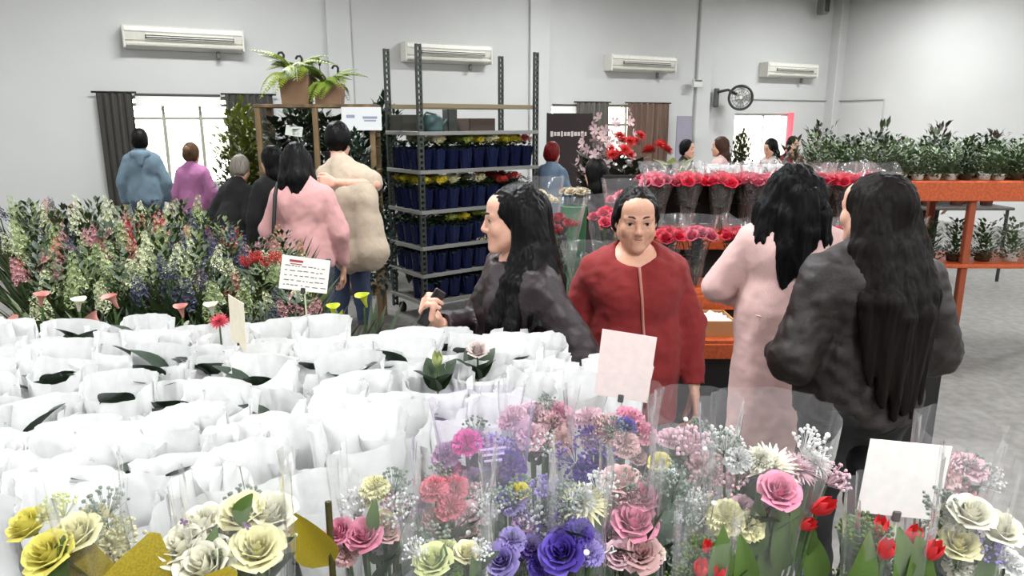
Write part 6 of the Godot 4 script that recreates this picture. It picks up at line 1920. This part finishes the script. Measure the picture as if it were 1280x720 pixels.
# ---------------------------------------------------------------- the middle of the hall
func build_middle() -> void:
	# brown banner on a stand
	var bn := thing("banner_stand", "dark brown banner on a stand with blurred white lettering", "banner", Vector3(0.66, 0, -8.45), 0.05)
	part("banner", box_mesh(Vector3(0.53, 0.95, 0.012), 0.003), mat(Color(0.15, 0.09, 0.085), 0.7, noise_tex("fine", 0.03, 0.06), Vector3(2, 2, 2)), bn, Transform3D(Basis.IDENTITY, Vector3(0, 1.40, 0)))
	for i in 11:
		var wd := [0.03, 0.026, 0.034, 0.022, 0.03, 0.03, 0.024, 0.034, 0.028, 0.03, 0.02][i] as float
		part("lettering", box_mesh(Vector3(wd, 0.045 if i % 3 else 0.06, 0.002), 0.0005), mat(Color(0.80, 0.76, 0.74), 0.7), bn, Transform3D(Basis.IDENTITY, Vector3(-0.205 + i * 0.039, 1.645, 0.008)))
	for sx in [-0.25, 0.25]:
		part("pole", tube_mesh([Vector3(sx, 0.02, -0.015), Vector3(sx, 1.88, -0.015)], 0.012), mat(Color(0.2, 0.2, 0.2), 0.4), bn)
	part("foot", box_mesh(Vector3(0.7, 0.03, 0.3), 0.01), mat(Color(0.15, 0.15, 0.15), 0.5), bn, Transform3D(Basis.IDENTITY, Vector3(0, 0.015, -0.02)))
	# grey poster panel beside the brown curtain
	var pp := thing("poster_panel", "narrow grey-lilac poster panel beside the brown curtain", "sign", wall_xf(7.95, 0, 0.4).origin, WALL_TURN)
	part("panel", box_mesh(Vector3(0.34, 0.9, 0.02), 0.004), mat(Color(0.52, 0.50, 0.55), 0.6, noise_tex("coarse", 0.012, 0.035), Vector3(1, 1, 1)), pp, Transform3D(Basis.IDENTITY, Vector3(0, 1.42, 0)))
	part("pole", tube_mesh([Vector3(0, 0.02, -0.03), Vector3(0, 1.5, -0.03)], 0.015), mat(Color(0.3, 0.3, 0.3), 0.5), pp)
	part("foot", box_mesh(Vector3(0.35, 0.03, 0.3), 0.01), mat(Color(0.2, 0.2, 0.2), 0.5), pp, Transform3D(Basis.IDENTITY, Vector3(0, 0.015, -0.03)))
	# table with poinsettias and pale orchids
	table("table with red poinsettias and pale orchids in front of the banner", 0.62, 1.66, -6.0, -6.9, 0.85, Color(0.20, 0.17, 0.15))
	var pot := Geo.new()
	pot.lathe([Vector2(0.0, 0.0), Vector2(0.06, 0.0), Vector2(0.08, 0.13), Vector2(0.085, 0.14), Vector2(0.07, 0.14), Vector2(0, 0.12)], 14)
	var pm := pot.mesh()
	var kinds := [["red poinsettia in dark foliage on the table before the banner", Color(0.82, 0.16, 0.16), "mum"], ["pale pink orchid with many small blooms before the brown banner", Color(0.80, 0.68, 0.68), "blossom"], ["lime leafed plant beside the grey poster panel", Color(0.45, 0.50, 0.12), ""]]
	for q in [[0, Vector3(0.90, 0.85, -6.1), 1.0], [0, Vector3(1.02, 0.85, -6.35), 1.15], [0, Vector3(1.22, 0.85, -6.15), 1.05], [1, Vector3(0.72, 0.85, -6.5), 1.0], [1, Vector3(0.80, 0.85, -6.75), 1.15], [1, Vector3(0.95, 0.85, -6.72), 1.25], [2, Vector3(1.38, 0.85, -6.3), 1.1], [2, Vector3(1.5, 0.85, -6.6), 1.0]]:
		var k: Array = kinds[q[0]]
		var o := thing("flowering_plant", k[0], "potted plant", q[1], q[1].x * 7.0, "pot plants before the banner")
		part("pot", pm, mat(Color(0.12, 0.10, 0.10), 0.7), o)
		var sc: float = q[2]
		for j in 2:
			part("foliage", shape("tuft %d" % j), leaf_mat(Color(0.22, 0.22, 0.16) if q[0] != 2 else k[1]), o, Transform3D(Basis(Vector3.UP, j * 1.2).scaled(Vector3(0.4, 0.55, 0.4) * sc), Vector3(0, 0.1, 0)))
		if q[0] == 0:
			for i in 5:
				flower("mum", k[1], o, Vector3(cos(i * 1.26) * 0.085, 0.68 + 0.04 * (i % 2), sin(i * 1.26) * 0.085) * sc, 0.062, Vector3(cos(i * 1.26) * 0.5, 1, sin(i * 1.26) * 0.5 + 0.5))
		elif q[0] == 1:
			for i in 14:
				var a := i * 2.4
				flower("blossom", k[1] * (1.0 if i % 3 else 0.88), o, Vector3(cos(a) * 0.13, 0.42 + 0.03 * i, sin(a) * 0.13) * sc, 0.05, Vector3(cos(a), 0.5, sin(a) + 0.8), a)
	# red carnations and pink roses in clear sleeves behind the two front women
	table("table with dark leafy bunches in clear sleeves behind the red sweater", 0.02, 0.78, -3.3, -4.4, 0.78, Color(0.14, 0.13, 0.12))
	for q in [["bunch of red carnations behind the plum jacket", Vector3(0.24, 0.84, -3.55), Color(0.62, 0.10, 0.12), "ruffle 0", 0.030, 0.50], ["dark leafy bunch in clear sleeve against the plum jacket", Vector3(0.36, 0.78, -3.45), Color(0.45, 0.48, 0.42), "cluster 0", 0.03, 0.36], ["bunch of pink roses rising behind the red sweater's shoulder", Vector3(0.50, 0.84, -3.75), Color(0.84, 0.26, 0.36), "rose 0", 0.034, 0.50], ["bunch of pale pink roses above the dark-haired woman's shoulder", Vector3(0.62, 0.88, -4.0), Color(0.86, 0.42, 0.48), "rose 1", 0.034, 0.52], ["white-flowered bunch half hidden by the plum jacket", Vector3(0.16, 0.80, -3.9), Color(0.80, 0.74, 0.62), "ruffle 1", 0.035, 0.62]]:
		var o := thing("cut_flower_bunch", q[0], "bouquet", Vector3(q[1].x, 0.78, q[1].z), 0.0)
		var hh: float = q[5] + q[1].y - 0.78
		for i in 7:
			var a := i * 2.4
			var p := Vector3(cos(a) * 0.035 * sqrt(i), hh - 0.008 * i, sin(a) * 0.035 * sqrt(i))
			flower(q[3], q[2], o, p, q[4], Vector3(cos(a) * 0.3, 1, sin(a) * 0.3 + 0.4))
			stem(o, Vector3.ZERO, p - Vector3(0, 0.02, 0), 0.003)
		for i in 16:
			var a := i * 1.7
			part("leaf", shape("leaf"), leaf_mat(Color(0.11, 0.16, 0.11), 0.4), o, Transform3D((Basis(Vector3.UP, a) * Basis(Vector3.RIGHT, -0.5 - 0.2 * (i % 3))).scaled(Vector3.ONE * 0.11), Vector3(sin(a) * 0.03, hh * (0.35 + 0.035 * i), cos(a) * 0.03)))
		part("clear_sleeve", sleeve_mesh(0.035, 0.12, 0.10, hh + 0.02, hh + 0.08, 0.04, 400 + int(q[1].x * 100.0), 36, 10, 0.008), clear_mat(), o)
	var gb := thing("green_bucket", "green plastic bucket of cut flowers beside the dark-haired woman", "bucket", Vector3(0.37, 0.78, -4.25), 0.0)
	var bg := Geo.new()
	bg.lathe([Vector2(0, 0.01), Vector2(0.055, 0.0), Vector2(0.06, 0.0), Vector2(0.075, 0.52), Vector2(0.08, 0.53), Vector2(0.068, 0.53), Vector2(0.058, 0.1)], 18)
	part("bucket_body", bg.mesh(), mat(Color(0.10, 0.34, 0.20), 0.5), gb)
	for i in 6:
		var p := Vector3(cos(i * 1.05) * 0.06, 0.62, sin(i * 1.05) * 0.06)
		flower("ruffle 2", Color(0.82, 0.76, 0.66), gb, p, 0.04, Vector3(p.x * 4, 1, p.z * 4))
		stem(gb, Vector3(0, 0.05, 0), p, 0.003)
	# white sleeves on a far table behind the red roses
	table("far table of empty white paper sleeves behind the red roses", 1.7, 2.75, -6.2, -6.8, 0.95, Color(0.3, 0.28, 0.26))
	var wrap := sleeve_mesh(0.04, 0.10, 0.06, 0.40, 0.46, 0.03, 91, 30, 8, 0.01)
	for i in 8:
		for j in 2:
			var o := thing("wrapped_bunch", "white tissue wrapped bunch on the far table behind red roses", "bouquet", Vector3(1.77 + i * 0.12 + 0.06 * j, 0.95, -6.38 - j * 0.22), i * 1.3 + j, "white wrapped bunches on the far table")
			part("paper_wrap", wrap, paper_mat(), o)
			part("foliage", shape("tuft %d" % ((i + j) % 3)), leaf_mat(Color(0.25, 0.30, 0.22)), o, Transform3D(Basis.IDENTITY.scaled(Vector3(0.13, 0.2, 0.13)), Vector3(0, 0.28, 0)))
	# conical tree and small plants near the doorway
	var ct := thing("conical_tree", "small conical evergreen standing before the bright doorway", "tree", Vector3(2.78, 0, -8.9), 0.0)
	part("trunk", tube_mesh([Vector3(0, 0, 0), Vector3(0, 1.2, 0)], 0.02), mat(Color(0.22, 0.16, 0.11), 0.8), ct)
	for k in 2:
		part("foliage", shape("tree %d" % k), leaf_mat(Color(0.24, 0.25, 0.09)), ct, Transform3D(Basis(Vector3.UP, k * 2.0).scaled(Vector3(0.30, 0.42, 0.30)), Vector3(0, 1.30 - 0.12 * k, 0)))
	table("far table of small leafy plants near the doorway", 2.9, 5.6, -8.0, -8.7, 0.85, Color(0.3, 0.28, 0.26))
	for i in 15:
		var o := thing("small_leafy_plant", "small leafy plant on the far table near the doorway", "potted plant", Vector3(3.05 + i * 0.17, 0.85, -8.25 - 0.2 * (i % 2)), i * 1.0, "small plants near the doorway")
		part("pot", pm, mat(Color(0.30, 0.16, 0.12), 0.7), o)
		part("foliage", shape("fine %d" % (i % 3)), leaf_mat([Color(0.20, 0.24, 0.16), Color(0.28, 0.34, 0.2), Color(0.26, 0.2, 0.16)][i % 3]), o, Transform3D(Basis.IDENTITY.scaled(Vector3(0.42, 0.62 + 0.1 * (i % 4), 0.42)), Vector3(0, 0.1, 0)))

const LAMP := 19.0
func _ready() -> void:
	rng.seed = 20240
	var cam := Camera3D.new()
	cam.name = "camera"
	cam.fov = 43.6
	cam.position = Vector3(0, 1.8, 0)
	cam.rotation_degrees = Vector3(-13.13, 0, 0)
	cam.near = 0.05
	cam.current = true
	add_child(cam)
	var we := WorldEnvironment.new()
	we.name = "environment"
	var env := Environment.new()
	env.background_mode = Environment.BG_SKY
	var sky := Sky.new()
	var sm := ProceduralSkyMaterial.new()
	sm.sky_top_color = Color(0.93, 0.95, 0.97)
	sm.sky_horizon_color = Color(0.98, 0.98, 0.95)
	sm.ground_horizon_color = Color(0.9, 0.88, 0.82)
	sm.ground_bottom_color = Color(0.6, 0.58, 0.52)
	sm.sky_energy_multiplier = 4.0
	sm.ground_energy_multiplier = 2.0
	sky.sky_material = sm
	env.sky = sky
	env.tonemap_mode = Environment.TONE_MAPPER_LINEAR
	env.tonemap_exposure = 1.0
	env.sdfgi_enabled = true
	env.ssao_enabled = true
	env.ssil_enabled = true
	we.environment = env
	add_child(we)
	build_room()
	build_people()
	for f in [build_wraps, build_bouquets, build_cards, build_bench, build_trolley, build_fern_shelf, build_rose_stand, build_middle]:
		f.call()
